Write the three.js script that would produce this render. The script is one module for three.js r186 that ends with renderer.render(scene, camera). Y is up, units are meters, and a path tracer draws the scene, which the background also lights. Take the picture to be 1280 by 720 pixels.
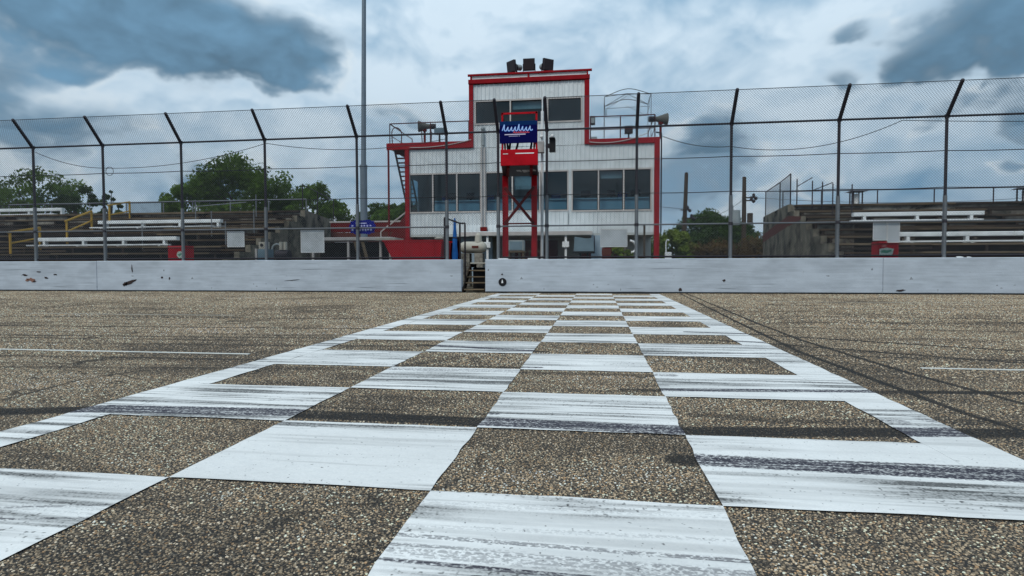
import * as THREE from 'three';
import { mergeGeometries } from 'three/addons/utils/BufferGeometryUtils.js';

// ---------------------------------------------------------------- camera, sky, sun, exposure
const scene = new THREE.Scene();
const camera = new THREE.PerspectiveCamera(51.28, 16 / 9, 0.05, 2000);
camera.position.set(0, 0.9, 0);
camera.rotation.set(-0.0369, 0.1411, -0.0025, 'YXZ');
const renderer = new THREE.WebGLRenderer();
renderer.toneMapping = THREE.LinearToneMapping;
renderer.toneMappingExposure = 1.05;
renderer.shadowMap.enabled = true;

// seeded random numbers and noise
function rng(seed) {
  let a = seed >>> 0;
  return () => { a = (a + 0x6D2B79F5) >>> 0; let t = a; t = Math.imul(t ^ (t >>> 15), t | 1); t ^= t + Math.imul(t ^ (t >>> 7), t | 61); return ((t ^ (t >>> 14)) >>> 0) / 4294967296; };
}
const R0 = rng(7);
const lerp = (a, b, t) => a + (b - a) * t, clamp = (v, a = 0, b = 1) => (v < a ? a : v > b ? b : v);
const sstep = (a, b, v) => { const t = clamp((v - a) / (b - a)); return t * t * (3 - 2 * t); };
function hash2(i, j) { let h = Math.imul(i, 374761393) ^ Math.imul(j, 668265263); h = Math.imul(h ^ (h >>> 13), 1274126177); return ((h ^ (h >>> 16)) >>> 0) / 4294967296; }
function vnoise(x, y) {
  const i = Math.floor(x), j = Math.floor(y), fx = x - i, fy = y - j, u = fx * fx * (3 - 2 * fx), v = fy * fy * (3 - 2 * fy);
  return lerp(lerp(hash2(i, j), hash2(i + 1, j), u), lerp(hash2(i, j + 1), hash2(i + 1, j + 1), u), v);
}
function fbm(x, y, o = 5) { let s = 0, a = 0.5, n = 0; for (let k = 0; k < o; k++) { s += a * vnoise(x, y); n += a; a *= 0.5; x = x * 2.03 + 17.3; y = y * 2.03 + 9.1; } return s / n; }

function hash3(i, j, k) { let h = Math.imul(i, 374761393) ^ Math.imul(j, 668265263) ^ Math.imul(k, 1442695041); h = Math.imul(h ^ (h >>> 13), 1274126177); return ((h ^ (h >>> 16)) >>> 0) / 4294967296; }
function vnoise3(x, y, z) {
  const i = Math.floor(x), j = Math.floor(y), k = Math.floor(z), fx = x - i, fy = y - j, fz = z - k, u = fx * fx * (3 - 2 * fx), v = fy * fy * (3 - 2 * fy), w = fz * fz * (3 - 2 * fz);
  return lerp(lerp(lerp(hash3(i, j, k), hash3(i + 1, j, k), u), lerp(hash3(i, j + 1, k), hash3(i + 1, j + 1, k), u), v), lerp(lerp(hash3(i, j, k + 1), hash3(i + 1, j, k + 1), u), lerp(hash3(i, j + 1, k + 1), hash3(i + 1, j + 1, k + 1), u), v), w);
}
function fbm3(x, y, z, o) { let s = 0, a = 0.5, n = 0; for (let q = 0; q < o; q++) { s += a * vnoise3(x, y, z); n += a; a *= 0.52; x = x * 2.03 + 7.3; y = y * 2.03 + 9.1; z = z * 2.03 + 3.7; } return s / n; }
// a broken overcast sky: pale sheet cloud with darker rain clouds drifting below it
function makeSky() {
  const W = 3072, H = 1536, data = new Float32Array(W * H * 4);
  // [azimuth, elevation, half width, half height, strength] of the larger rain clouds, in degrees
  const blobs = [[-40, 19.5, 7, 3.0, 1.0], [-34, 18.3, 5, 2.6, 1.05], [-30, 17.6, 3.4, 2.2, 0.8], [-27, 17, 2.6, 2.0, 0.75], [-46, 20.5, 8, 2.6, 0.7], [-49, 14, 3, 2, 0.6], [-44, 11.2, 4.5, 1.6, 0.5], [-18, 14, 3, 1.2, 0.35],
    [28.5, 15.6, 4.8, 2.3, 1.0], [33, 17.5, 4.5, 3.2, 1.0], [23.5, 14.7, 2.8, 1.3, 0.9], [21.2, 18.2, 1.5, 0.8, 0.6], [18.5, 14.7, 1.4, 1.0, 0.6], [10.5, 10.4, 2.8, 3.2, 0.92], [6.5, 6.5, 3.6, 2.6, 0.66], [32, 9, 2.6, 2.6, 0.8], [25, 11.5, 3, 1.0, 0.5], [20, 6, 5, 2, 0.42], [-36, 8, 7, 2, 0.4], [-22, 7, 6, 2.2, 0.42],
    [-60, 9, 8, 3, 0.6], [55, 12, 8, 4, 0.7], [80, 20, 9, 4, 0.8], [-85, 16, 9, 4, 0.8], [120, 14, 9, 4, 0.7], [-125, 18, 10, 4, 0.8], [160, 20, 10, 4, 0.7]];
  for (let j = H / 2; j < H; j++) {
    const elr = ((j + 0.5) / H - 0.5) * Math.PI, y = Math.sin(elr), c = Math.cos(elr), el = elr * 180 / Math.PI;
    for (let i = 0; i < W; i++) {
      const th = ((i + 0.5) / W - 0.5) * 2 * Math.PI, x = Math.cos(th) * c, z = Math.sin(th) * c;
      const az = Math.atan2(x, -z) * 180 / Math.PI;
      const yy = y * 1.7;
      const w1 = fbm3(x * 5 + 3, yy * 5, z * 5, 3) - 0.5, w2 = fbm3(x * 5 + 31, yy * 5 + 7, z * 5, 3) - 0.5;
      const qx = x * 9 + w1 * 1.6, qy = yy * 9 + w2 * 1.6, qz = z * 9;
      const n1 = fbm3(qx + 50, qy, qz, 6) - 0.5, n0 = fbm3(qx + 50, qy + 0.35, qz, 4) - 0.5, fine = fbm3(x * 34 + w2 * 6, yy * 34 + n1 * 4, z * 34, 4) - 0.5;
      let D = 0;
      const a2 = az + w1 * 6 + n1 * 7, e2 = el + w2 * 3 + n1 * 4.5 + fine * 1.0;
      for (const b of blobs) { const da = (a2 - b[0]) / b[2], de = (e2 - b[1]) / b[3], q = da * da + de * de; if (q < 9) D += b[4] * Math.exp(-q * 0.8); }
      D = Math.min(D, 1.05);
      const big = fbm3(x * 2.6 + 11, yy * 2.6 + 4, z * 2.6, 2), rag = 0.30 + 0.70 * sstep(0.02, 0.4, D);
      const Dn = D + (n1 * 1.9 + fine * 0.95) * rag + (big - 0.5) * 0.3;
      const t = (0.55 * sstep(0.05, 1.1, Dn) + 0.40 * sstep(0.26, 0.72, Dn)), relief = (n1 - n0) * 2.0;
      const lightness = clamp(0.60 + (big - 0.5) * 1.5 + n1 * 1.35 + fine * 0.65 + relief * 0.25 + sstep(8, 17, el) * 0.12);
      let r = lerp(0.185, 0.565, lightness), g = lerp(0.345, 0.69, lightness), b = lerp(0.505, 0.795, lightness);
      const edge = sstep(0.10, 0.26, Dn) * (1 - sstep(0.26, 0.5, Dn)) * sstep(0.05, 0.2, D) * sstep(-0.04, 0.10, n1 + relief * 0.4);
      r = lerp(r, 0.66, edge * 0.7); g = lerp(g, 0.745, edge * 0.7); b = lerp(b, 0.80, edge * 0.7);
      const dk = clamp(1 + n1 * 1.1 + fine * 0.6 + relief * 0.4, 0.5, 2);
      r = lerp(r, 0.085 * dk, t); g = lerp(g, 0.178 * dk, t); b = lerp(b, 0.272 * dk, t);
      const over = (1 + 1.1 * Math.max(y, 0)) / (1 + 1.1 * 0.22);      // an overcast sky is brighter overhead
      const k = (j * W + i) * 4, m = lerp(1, over, 0.9);
      data[k] = r * m; data[k + 1] = g * m; data[k + 2] = b * m; data[k + 3] = 1;
    }
  }
  for (let j = 0; j < H / 2; j++) for (let i = 0; i < W; i++) { const k = (j * W + i) * 4; data[k] = 0.2; data[k + 1] = 0.2; data[k + 2] = 0.18; data[k + 3] = 1; }
  const t = new THREE.DataTexture(data, W, H, THREE.RGBAFormat, THREE.FloatType);
  t.mapping = THREE.EquirectangularReflectionMapping; t.magFilter = THREE.LinearFilter; t.needsUpdate = true;
  return t;
}
scene.background = makeSky();
scene.environment = scene.background;

const sun = new THREE.DirectionalLight(new THREE.Color(1, 0.93, 0.82), 1.5);
sun.position.set(-15, 45, 25); sun.target.position.set(0, 0, -15);
sun.castShadow = true; sun.shadow.radius = 30; sun.shadow.mapSize.set(2048, 2048);
Object.assign(sun.shadow.camera, { left: -60, right: 60, top: 60, bottom: -60, near: 1, far: 160 });
scene.add(sun, sun.target);

// ---------------------------------------------------------------- helpers
const V = (x, y, z) => new THREE.Vector3(x, y, z);
const used = new Map(), bases = new Map();
function numbered(n) { const k = used.get(n) ?? 0; used.set(n, k + 1); return k ? `${n}_${String(k).padStart(3, '0')}` : n; }
function thing(name, label, category, base = [0, 0, 0], group) {
  const o = new THREE.Group(); o.name = numbered(name); o.position.set(...base); scene.add(o);
  o.userData = { label, category }; if (group) o.userData.group = group;
  bases.set(o, V(...base)); return o;
}
function metreUV(g) {       // uv in metres by the way each face points
  const p = g.attributes.position, n = g.attributes.normal, uv = new Float32Array(p.count * 2);
  for (let i = 0; i < p.count; i++) {
    const ax = Math.abs(n.getX(i)), ay = Math.abs(n.getY(i)), az = Math.abs(n.getZ(i));
    if (ay > ax && ay >= az) { uv[2 * i] = p.getX(i); uv[2 * i + 1] = p.getZ(i); }
    else if (ax > az) { uv[2 * i] = p.getZ(i); uv[2 * i + 1] = p.getY(i); }
    else { uv[2 * i] = p.getX(i); uv[2 * i + 1] = p.getY(i); }
  }
  g.setAttribute('uv', new THREE.BufferAttribute(uv, 2)); return g;
}
function joined(geos) {
  let list = (Array.isArray(geos) ? geos : [geos]);
  if (list.some((g) => g.index) && list.some((g) => !g.index)) list = list.map((g) => (g.index ? g.toNonIndexed() : g));
  for (const g of list) for (const k of Object.keys(g.attributes)) if (!['position', 'normal', 'uv', 'color'].includes(k)) g.deleteAttribute(k);
  return list.length > 1 ? mergeGeometries(list) : list[0];
}
// one mesh in world coordinates, hung under its thing or part
function obj(name, geos, material, parent = scene, keepUV = false) {
  const g = joined(geos);
  if (!keepUV) metreUV(g);
  const b = bases.get(parent) ?? V(0, 0, 0);
  g.translate(-b.x, -b.y, -b.z);
  const m = new THREE.Mesh(g, material); m.castShadow = m.receiveShadow = true;
  m.name = parent === scene ? numbered(name) : name;
  bases.set(m, b.clone()); parent.add(m); return m;
}
// a copy of a shared geometry at a place
function piece(name, geo, material, parent, x, y, z, ry = 0, rz = 0) {
  const b = bases.get(parent) ?? V(0, 0, 0), m = new THREE.Mesh(geo, material);
  m.name = name; m.position.set(x - b.x, y - b.y, z - b.z); m.rotation.set(0, ry, rz); m.castShadow = m.receiveShadow = true;
  bases.set(m, V(x, y, z)); parent.add(m); return m;
}
function tag(m, label, category, group) { m.userData = { label, category }; if (group) m.userData.group = group; return m; }
function setting(m) { m.userData.kind = 'structure'; return m; }
function dup(src, [x, y, z], label, ry = 0) { const c = src.clone(); c.name = numbered(src.name.replace(/_\d{3}$/, '')); c.position.set(x, y, z); c.rotation.y = ry; c.userData = { ...src.userData }; if (label) c.userData.label = label; scene.add(c); return c; }

const box = (x0, x1, y0, y1, z0, z1) => new THREE.BoxGeometry(Math.abs(x1 - x0), Math.abs(y1 - y0), Math.abs(z1 - z0)).translate((x0 + x1) / 2, (y0 + y1) / 2, (z0 + z1) / 2);
// a box with chamfered long edges, made by extruding a chamfered profile
function cham(x0, x1, y0, y1, z0, z1, c = 0.012) {
  const w = Math.abs(x1 - x0), h = Math.abs(y1 - y0), d = Math.abs(z1 - z0); c = Math.min(c, w * 0.3, h * 0.3, d * 0.3);
  const s = new THREE.Shape(), a = w / 2 - c, b = h / 2 - c;
  s.moveTo(-a, -b); s.lineTo(a, -b); s.lineTo(a, b); s.lineTo(-a, b); s.closePath();
  const g = new THREE.ExtrudeGeometry(s, { depth: d - 2 * c, bevelEnabled: true, bevelSize: c, bevelThickness: c, bevelSegments: 1 });
  return g.translate((x0 + x1) / 2, (y0 + y1) / 2, (z0 + z1) / 2 - (d - 2 * c) / 2);
}
function rod(p, q, r, r2 = r, seg = 8) {
  const a = V(...p), b = V(...q), d = b.clone().sub(a), g = new THREE.CylinderGeometry(r2, r, d.length(), seg, 1);
  g.applyQuaternion(new THREE.Quaternion().setFromUnitVectors(V(0, 1, 0), d.clone().normalize()));
  return g.translate((a.x + b.x) / 2, (a.y + b.y) / 2, (a.z + b.z) / 2);
}
function bar(p, q, w, h = w) {     // square bar
  const a = V(...p), b = V(...q), d = b.clone().sub(a), L = d.length(), g = new THREE.BoxGeometry(w, L, h);
  g.applyQuaternion(new THREE.Quaternion().setFromUnitVectors(V(0, 1, 0), d.normalize()));
  return g.translate((a.x + b.x) / 2, (a.y + b.y) / 2, (a.z + b.z) / 2);
}
// a wire that sags between two points
function sag(p, q, drop, r = 0.012, n = 14) {
  const pts = []; for (let i = 0; i <= n; i++) { const t = i / n; pts.push(V(lerp(p[0], q[0], t), lerp(p[1], q[1], t) - drop * 4 * t * (1 - t), lerp(p[2], q[2], t))); }
  return new THREE.TubeGeometry(new THREE.CatmullRomCurve3(pts), n * 2, r, 5);
}
// a solid from a polygon in (distance, height), spread from x0 to x1
function profile(pts, x0, x1) {
  const s = new THREE.Shape(pts.map(([d, y]) => new THREE.Vector2(d, y)));
  return new THREE.ExtrudeGeometry(s, { depth: x1 - x0, bevelEnabled: false }).rotateY(Math.PI / 2).translate(x0, 0, 0);
}
// woven wire netting over a rectangle: two sets of slanting wires
function netting(o, ex, ey, w, h, pitch, r) {
  const O = V(...o), X = V(...ex).normalize(), Y = V(...ey).normalize(), N = X.clone().cross(Y), pos = [], idx = [];
  const at = (x, y, n) => O.clone().addScaledVector(X, x).addScaledVector(Y, y).addScaledVector(N, n);
  for (const side of [0, 1]) for (let c = -h + pitch * 0.5; c < w; c += pitch) {
    const y0 = Math.max(0, -c), y1 = Math.min(h, w - c); if (y1 - y0 < 0.02) continue;
    const f = (x) => (side ? w - x : x), k = pos.length / 3, dn = side ? r * 1.2 : -r * 1.2;
    for (const [x, y] of [[y0 + c, y0], [y1 + c, y1]]) for (const [ox, on] of [[r * 1.1, -r * 0.7], [-r * 1.1, -r * 0.7], [0, r]]) { const p = at(f(x) + ox, y, dn + on); pos.push(p.x, p.y, p.z); }
    for (let e = 0; e < 3; e++) { const a = k + e, b = k + (e + 1) % 3; idx.push(a, b, a + 3, b, b + 3, a + 3); }
  }
  const g = new THREE.BufferGeometry(); g.setAttribute('position', new THREE.Float32BufferAttribute(pos, 3)); g.setIndex(idx); g.computeVertexNormals(); return g;
}

// ---------------------------------------------------------------- textures and materials
function tex(W, H, f, { srgb = false, size = null } = {}) {
  const d = new Uint8Array(W * H * 4);
  for (let j = 0; j < H; j++) for (let i = 0; i < W; i++) { const c = f(i, j), k = (j * W + i) * 4; if (typeof c === 'number') { d[k] = d[k + 1] = d[k + 2] = clamp(c) * 255; } else { for (let q = 0; q < 3; q++) { const v = clamp(c[q]); d[k + q] = 255 * (srgb ? (v <= 0.0031308 ? v * 12.92 : 1.055 * Math.pow(v, 1 / 2.4) - 0.055) : v); } } d[k + 3] = 255; }
  const t = new THREE.DataTexture(d, W, H); t.wrapS = t.wrapT = THREE.RepeatWrapping; t.magFilter = THREE.LinearFilter; t.minFilter = THREE.LinearMipmapLinearFilter; t.generateMipmaps = true;
  if (srgb) t.colorSpace = THREE.SRGBColorSpace; if (size) t.repeat.set(1 / size[0], 1 / size[1]); t.needsUpdate = true; return t;
}
const periodic = (i, n, s) => (i / n) * s;    // noise coordinates
// tileable value noise
function tnoise(x, y, p) { const i = Math.floor(x), j = Math.floor(y), fx = x - i, fy = y - j, u = fx * fx * (3 - 2 * fx), v = fy * fy * (3 - 2 * fy), m = (a) => ((a % p) + p) % p; return lerp(lerp(hash2(m(i), m(j) + p * 3), hash2(m(i + 1), m(j) + p * 3), u), lerp(hash2(m(i), m(j + 1) + p * 3), hash2(m(i + 1), m(j + 1) + p * 3), u), v); }
function tfbm(x, y, p, o = 5) { let s = 0, a = 0.5, n = 0; for (let k = 0; k < o; k++) { s += a * tnoise(x, y, p); n += a; a *= 0.5; x *= 2; y *= 2; p *= 2; } return s / n; }
const lin = (r, g, b) => new THREE.Color().setRGB(r, g, b);
const mat = (c, roughness = 0.8, extra = {}) => new THREE.MeshPhysicalMaterial({ color: lin(...c), roughness, specularIntensity: 0.3, side: THREE.DoubleSide, ...extra });

// general weathering: grey-scale mottling, 2 m tile
const mottle = tex(512, 512, (i, j) => { const x = i / 512, y = j / 512; const a = tfbm(x * 6, y * 6, 6, 6), b = tfbm(x * 40 + 5, y * 40, 40, 3); const v = 0.92 + (a - 0.5) * 0.42 + (b - 0.5) * 0.2; return [v, v, v]; }, { srgb: true, size: [2, 2] });
const grit = tex(512, 512, (i, j) => tfbm(i / 512 * 60, j / 512 * 60, 60, 4), { size: [1.5, 1.5] });
// weathered planks: grain runs along u, 3 m by 0.5 m
const grainF = (i, j) => { const x = i / 1024, y = j / 256; const g1 = tfbm(x * 6, y * 48, 48, 4), g2 = tfbm(x * 24 + 3, y * 96, 96, 3), s = tfbm(x * 5 + 9, y * 5, 5, 4); return 0.35 * g1 + 0.3 * g2 + 0.35 * s; };
const woodMap = tex(1024, 256, (i, j) => { const v = 0.62 + (grainF(i, j) - 0.5) * 1.5; return [v, v * 0.96, v * 0.9]; }, { srgb: true, size: [3, 0.5] });
const woodBump = tex(1024, 256, (i, j) => grainF(i, j), { size: [3, 0.5] });
// cast concrete with stains and chips
const concF = (i, j) => { const x = i / 1024, y = j / 1024; return tfbm(x * 8, y * 8, 8, 6) * 0.6 + tfbm(x * 60, y * 60, 60, 3) * 0.4; };
const concMap = tex(1024, 1024, (i, j) => { const v0 = concF(i, j), s = tfbm(i / 1024 * 5 + 2.5, j / 1024 * 5, 5, 6); let v = 0.72 + (v0 - 0.5) * 1.5 - sstep(0.45, 0.65, s) * 0.42; return [v, v * 0.97, v * 0.9]; }, { srgb: true, size: [4, 4] });
const concBump = tex(1024, 1024, concF, { size: [4, 4] });
// painted race wall: white paint, faint horizontal scuffs, spots where it has flaked
const wallMap = tex(2048, 512, (i, j) => {
  const x = i / 2048 * 12, y = j / 512 * 1.5;
  const sc = tfbm(x * 0.9 * (16 / 10.8), y * 24, 16, 3), m = tfbm(i / 2048 * 24, j / 512 * 6, 24, 5), f = tfbm(i / 2048 * 96, j / 512 * 16, 96, 4);
  let v = 0.88 + (m - 0.5) * 0.34 + (sc - 0.5) * 0.22;
  let c = [v, v * 1.0, v * 1.0];
  const fl = sstep(0.77, 0.82, f) * sstep(0.62, 0.72, m); c = c.map((a, q) => lerp(a, [0.22, 0.20, 0.18][q], fl * 0.75));
  const rub = sstep(0.66, 0.8, tfbm(i / 2048 * 6 + 3, j / 512 * 30, 30, 4)) * sstep(0.5, 0.6, tfbm(i / 2048 * 5, j / 512 * 5 + 2, 5, 3)); c = c.map((a) => lerp(a, 0.28, rub * 0.6));
  return c;
}, { srgb: true, size: [12, 1.5] });

const M = {
  galv: mat([0.21, 0.225, 0.24], 0.5, { metalness: 0.35, map: mottle }),
  darkSteel: mat([0.035, 0.03, 0.036], 0.55, { metalness: 0.3 }),
  wire: mat([0.13, 0.14, 0.155], 0.5, { metalness: 0.3 }),
  cable: mat([0.03, 0.03, 0.034], 0.7),
  red: mat([0.27, 0.008, 0.014], 0.5, { specularIntensity: 0.12, map: mottle }),
  redBright: mat([0.42, 0.006, 0.014], 0.5, { specularIntensity: 0.12, map: mottle }),
  redDeep: mat([0.13, 0.012, 0.012], 0.7, { specularIntensity: 0.12, map: mottle }),
  rust: mat([0.11, 0.034, 0.026], 0.85, { map: mottle, bumpMap: grit, bumpScale: 0.004 }),
  siding: mat([0.68, 0.725, 0.745], 0.45, { map: mottle }),
  sidingB: mat([0.67, 0.715, 0.735], 0.45, { map: mottle }),
  sidingC: mat([0.69, 0.735, 0.75], 0.45, { map: mottle }),
  frame: mat([0.50, 0.47, 0.45], 0.5, { map: mottle }),
  white: mat([0.78, 0.79, 0.79], 0.5, { map: mottle }),
  bench: mat([0.74, 0.76, 0.76], 0.38, { metalness: 0.1, map: mottle }),
  yellow: mat([0.46, 0.27, 0.035], 0.6, { map: mottle }),
  conc: mat([0.36, 0.34, 0.30], 0.9, { map: concMap, bumpMap: concBump, bumpScale: 0.02 }),
  concDark: mat([0.17, 0.155, 0.135], 0.92, { map: concMap, bumpMap: concBump, bumpScale: 0.02 }),
  block: mat([0.30, 0.29, 0.27], 0.9, { map: concMap, bumpMap: concBump, bumpScale: 0.01 }),
  barrier: mat([0.49, 0.54, 0.60], 0.55, { map: wallMap, bumpMap: grit, bumpScale: 0.003 }),
  gouge: mat([0.045, 0.032, 0.03], 0.95, { bumpMap: grit, bumpScale: 0.01 }),
  gougeRust: mat([0.24, 0.13, 0.10], 0.95, { bumpMap: grit, bumpScale: 0.01 }),
  gapShadow: mat([0.02, 0.02, 0.02], 0.8),  // shadow colour for the strip along the foot of the walls
  inside: mat([0.46, 0.48, 0.47], 0.9),
  paneReflection: mat([0.30, 0.44, 0.52], 0.8),  // imitates the bluish reflection in the lower part of the panes
  glass: new THREE.MeshPhysicalMaterial({ color: lin(0.46, 0.62, 0.69), roughness: 0.03, transmission: 1, thickness: 0, ior: 1.5, side: THREE.DoubleSide }),
  black: mat([0.014, 0.014, 0.016], 0.5),
  lens: new THREE.MeshPhysicalMaterial({ color: lin(0.022, 0.014, 0.016), roughness: 0.35, specularIntensity: 0.5 }),
  greyBox: mat([0.30, 0.34, 0.35], 0.6, { map: mottle }),
  blueGrey: mat([0.17, 0.25, 0.30], 0.6, { map: mottle }),
  paleBlue: mat([0.33, 0.43, 0.52], 0.7, { map: mottle }),
  cream: mat([0.44, 0.42, 0.36], 0.55, { map: mottle }),
  cloth: mat([0.02, 0.13, 0.42], 0.85, { map: mottle }),
  leafDark: mat([1, 1, 1], 1.0, { vertexColors: true, specularIntensity: 0.15, transmission: 0.35, thickness: 0 }),
  bark: mat([0.07, 0.055, 0.042], 0.95, { bumpMap: grit, bumpScale: 0.02 }),
  pole: mat([0.09, 0.072, 0.058], 0.95, { map: woodMap }),
  stone: new THREE.MeshStandardMaterial({ color: lin(1, 1, 1), roughness: 0.75 }),
};
const woods = [[0.095, 0.068, 0.047], [0.14, 0.105, 0.07], [0.045, 0.033, 0.026], [0.21, 0.165, 0.115]].map((c) => mat(c, 0.9, { map: woodMap, bumpMap: woodBump, bumpScale: 0.008 }));

// ---------------------------------------------------------------- the track surface
// tyre rubber laid on the track: [points (x, z), width, strength]
const marks = [
  [[[-13, -6.75], [-6, -6.98], [-3, -7.1]], 0.07, 0.8], [[[-11, -5.05], [-4.8, -5.32], [-3.2, -5.36]], 0.10, 0.6], [[[-24, -9.2], [-10, -9.6], [-4, -9.75]], 0.05, 0.95], [[[-20, -11.6], [-9, -12], [-4, -12.2]], 0.06, 0.5], [[[-9, -8.7], [-6.5, -8.5], [-4.8, -8.9]], 0.05, 0.6],
  [[[1.95, -9.2], [6, -8.8], [16, -8]], 0.06, 0.7], [[[1.95, -5.2], [4, -5.0], [8, -4.4]], 0.12, 0.4], [[[2.2, -13.2], [8, -13.0], [18, -12.2]], 0.06, 0.6], [[[1.9, -3.75], [3.2, -3.6], [5, -3.2]], 0.16, 0.5],
  [[[-14, -2.5], [-4.2, -3.08], [-3.1, -3.36], [-1.9, -3.42], [-0.6, -3.37], [0.5, -3.33], [2.2, -3.5]], 0.20, 1.1],
  [[[-14, -2.62], [-4.2, -3.22], [-2.4, -3.46], [0.4, -3.30]], 0.06, 0.6],
  [[[0.40, -2.83], [0.5, -2.83], [1.9, -2.79], [6, -2.6]], 0.19, 1.05],
  [[[0.3, -2.84], [0.46, -2.82]], 0.05, 0.1],
  [[[0.2, -4.38], [1.9, -4.53], [6, -4.9]], 0.11, 0.95],
  [[[-0.75, -1.72], [0.5, -1.70]], 0.028, 0.7], [[[-0.75, -1.80], [0.55, -1.76]], 0.10, 0.42], [[[-0.75, -1.90], [0.5, -1.86]], 0.03, 0.6], [[[-0.75, -1.97], [0.5, -2.0]], 0.03, 0.16], [[[-0.75, -2.16], [0.5, -2.2]], 0.06, 0.14],
  [[[-3.6, -1.86], [-2.4, -1.86], [-1.7, -2.02]], 0.022, 0.5], [[[-3.6, -1.70], [-2.4, -1.76], [-1.7, -1.9]], 0.02, 0.6], [[[-3.6, -1.78], [-1.7, -1.95]], 0.09, 0.16],
  [[[-14, -4.2], [-4.5, -4.75], [-2.9, -4.92], [-1.7, -4.98], [0.6, -4.98]], 0.11, 0.55], [[[-14, -4.5], [-3, -5.02], [-0.5, -5.06]], 0.05, 0.55],
  [[[-3.1, -4.86], [-2.7, -4.9], [-2.2, -4.9]], 0.06, 0.4],
  [[[-2.0, -6.60], [-1.26, -6.40], [-0.55, -6.24]], 0.10, 0.95], [[[-1.9, -6.9], [-0.6, -6.75]], 0.05, 0.45],
  [[[-14, -6.05], [-4, -6.33], [-3, -6.4], [-2, -6.5]], 0.12, 0.5], [[[-14, -6.5], [-3.8, -6.75], [-2, -6.95]], 0.10, 0.5],
  [[[-20, -7.7], [-9, -8.0], [-3, -8.25], [-0.7, -8.3]], 0.06, 0.95], [[[-16, -7.2], [-5, -7.4], [-2, -7.5]], 0.06, 0.5],
  [[[-5, -7.3], [-4.3, -7.35], [-3.4, -7.3]], 0.12, 0.45], [[[-6.2, -8.6], [-6, -9.1], [-5.7, -9.5]], 0.05, 0.4],
  [[[1.2, -8.3], [2.0, -8.15], [4.35, -6.9], [8, -5.8]], 0.07, 1.1], [[[1.2, -7.5], [1.8, -7.3], [3.83, -6.05], [7, -4.6]], 0.07, 1.0], [[[1.7, -6.9], [4, -6.3], [8, -5.3]], 0.3, 0.28],
  [[[0.5, -8.6], [3, -9.9], [12, -10.4]], 0.10, 0.4], [[[2, -11.5], [5, -11.0], [14, -10.6]], 0.08, 0.5],
  [[[2.8, -19.5], [2.74, -17.3], [2.46, -10], [2.42, -7.6], [2.56, -5.43], [2.73, -4.27], [3.0, -3.0]], 0.040, 1.2],
  [[[2.6, -19.5], [2.52, -17.3], [2.2, -10], [2.08, -6.55], [2.2, -3.99], [2.28, -3.55], [2.42, -2.6]], 0.040, 1.2],
  [[[-4.0, -3.3], [-3.98, -3.51], [-4.08, -4.22], [-3.95, -4.6], [-3.6, -4.8], [-3.0, -4.95]], 0.028, 0.75],
  [[[-5.2, -5.2], [-4.8, -5.0], [-4.5, -4.7], [-4.1, -4.55], [-3.6, -4.3]], 0.03, 0.6],
  [[[-1.75, -5.15], [-1.55, -5.42], [-1.38, -5.75]], 0.10, 0.6], [[[-1.2, -5.75], [-1.1, -5.4], [-0.95, -5.25]], 0.07, 0.6],
  [[[-1.8, -5.2], [-0.5, -5.22]], 0.07, 0.7], [[[-1.9, -7.4], [-1.2, -7.5], [-0.6, -7.7]], 0.05, 0.7], [[[-1.8, -7.9], [-0.7, -7.5]], 0.04, 0.6],
  [[[0.6, -3.72], [1.0, -3.62], [1.7, -3.65]], 0.14, 0.6], [[[-0.6, -4.6], [0.5, -4.55]], 0.08, 0.4], [[[-0.6, -4.28], [0.45, -4.36]], 0.04, 0.4],
  [[[-1.8, -3.95], [-0.7, -3.95]], 0.06, 0.5], [[[-1.8, -3.6], [-0.6, -3.55]], 0.05, 0.6], [[[-3, -4.2], [-1.9, -4.2]], 0.03, 0.5],
  [[[-0.6, -6.05], [0.5, -6.05]], 0.08, 0.45], [[[0.46, -6.2], [1.7, -6.35], [4, -6.2]], 0.06, 0.75], [[[0.5, -8.9], [1.2, -8.9]], 0.06, 0.5], [[[0.7, -9.2], [1.3, -9.3]], 0.3, 0.35],
  [[[-3.1, -6.15], [-2.5, -6.0], [-1.9, -6.3]], 0.06, 0.5], [[[-2.5, -5.85], [-1.9, -5.95]], 0.04, 0.3], [[[-1.7, -4.55], [-1.1, -4.5]], 0.10, 0.25],
];
const segs = [];
for (const [pts, w0, s] of marks) for (let k = 0; k + 1 < pts.length; k++) { const [ax, az] = pts[k], [bx, bz] = pts[k + 1], along = Math.abs(bx - ax) > Math.abs(bz - az), w = w0 * (along ? 1.15 + Math.max(0, -(az + bz) / 2 - 4.5) * 0.22 : 1.9); segs.push({ ax, az, dx: bx - ax, dz: bz - az, l2: (bx - ax) ** 2 + (bz - az) ** 2, w, s, x0: Math.min(ax, bx) - w, x1: Math.max(ax, bx) + w, z0: Math.min(az, bz) - w, z1: Math.max(az, bz) + w }); }
function rubber(x, z) {
  let m = 0;
  const wob = (vnoise(x * 1.3, z * 3 + 50) - 0.5) * 0.03;
  for (const q of segs) {
    const zz = z + wob; if (x < q.x0 || x > q.x1 || zz < q.z0 || zz > q.z1) continue;
    const t = clamp(((x - q.ax) * q.dx + (zz - q.az) * q.dz) / q.l2), ex = x - q.ax - t * q.dx, ez = zz - q.az - t * q.dz, d = Math.sqrt(ex * ex + ez * ez) / (q.w * 0.5);
    if (d < 1) { const v = q.s * (1 - sstep(0.62, 1, d)) * (0.7 + 0.5 * vnoise(x * 2.1 + q.w * 90, z * 46)); if (v > m) m = v; }
  }
  return clamp(m);
}
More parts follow.
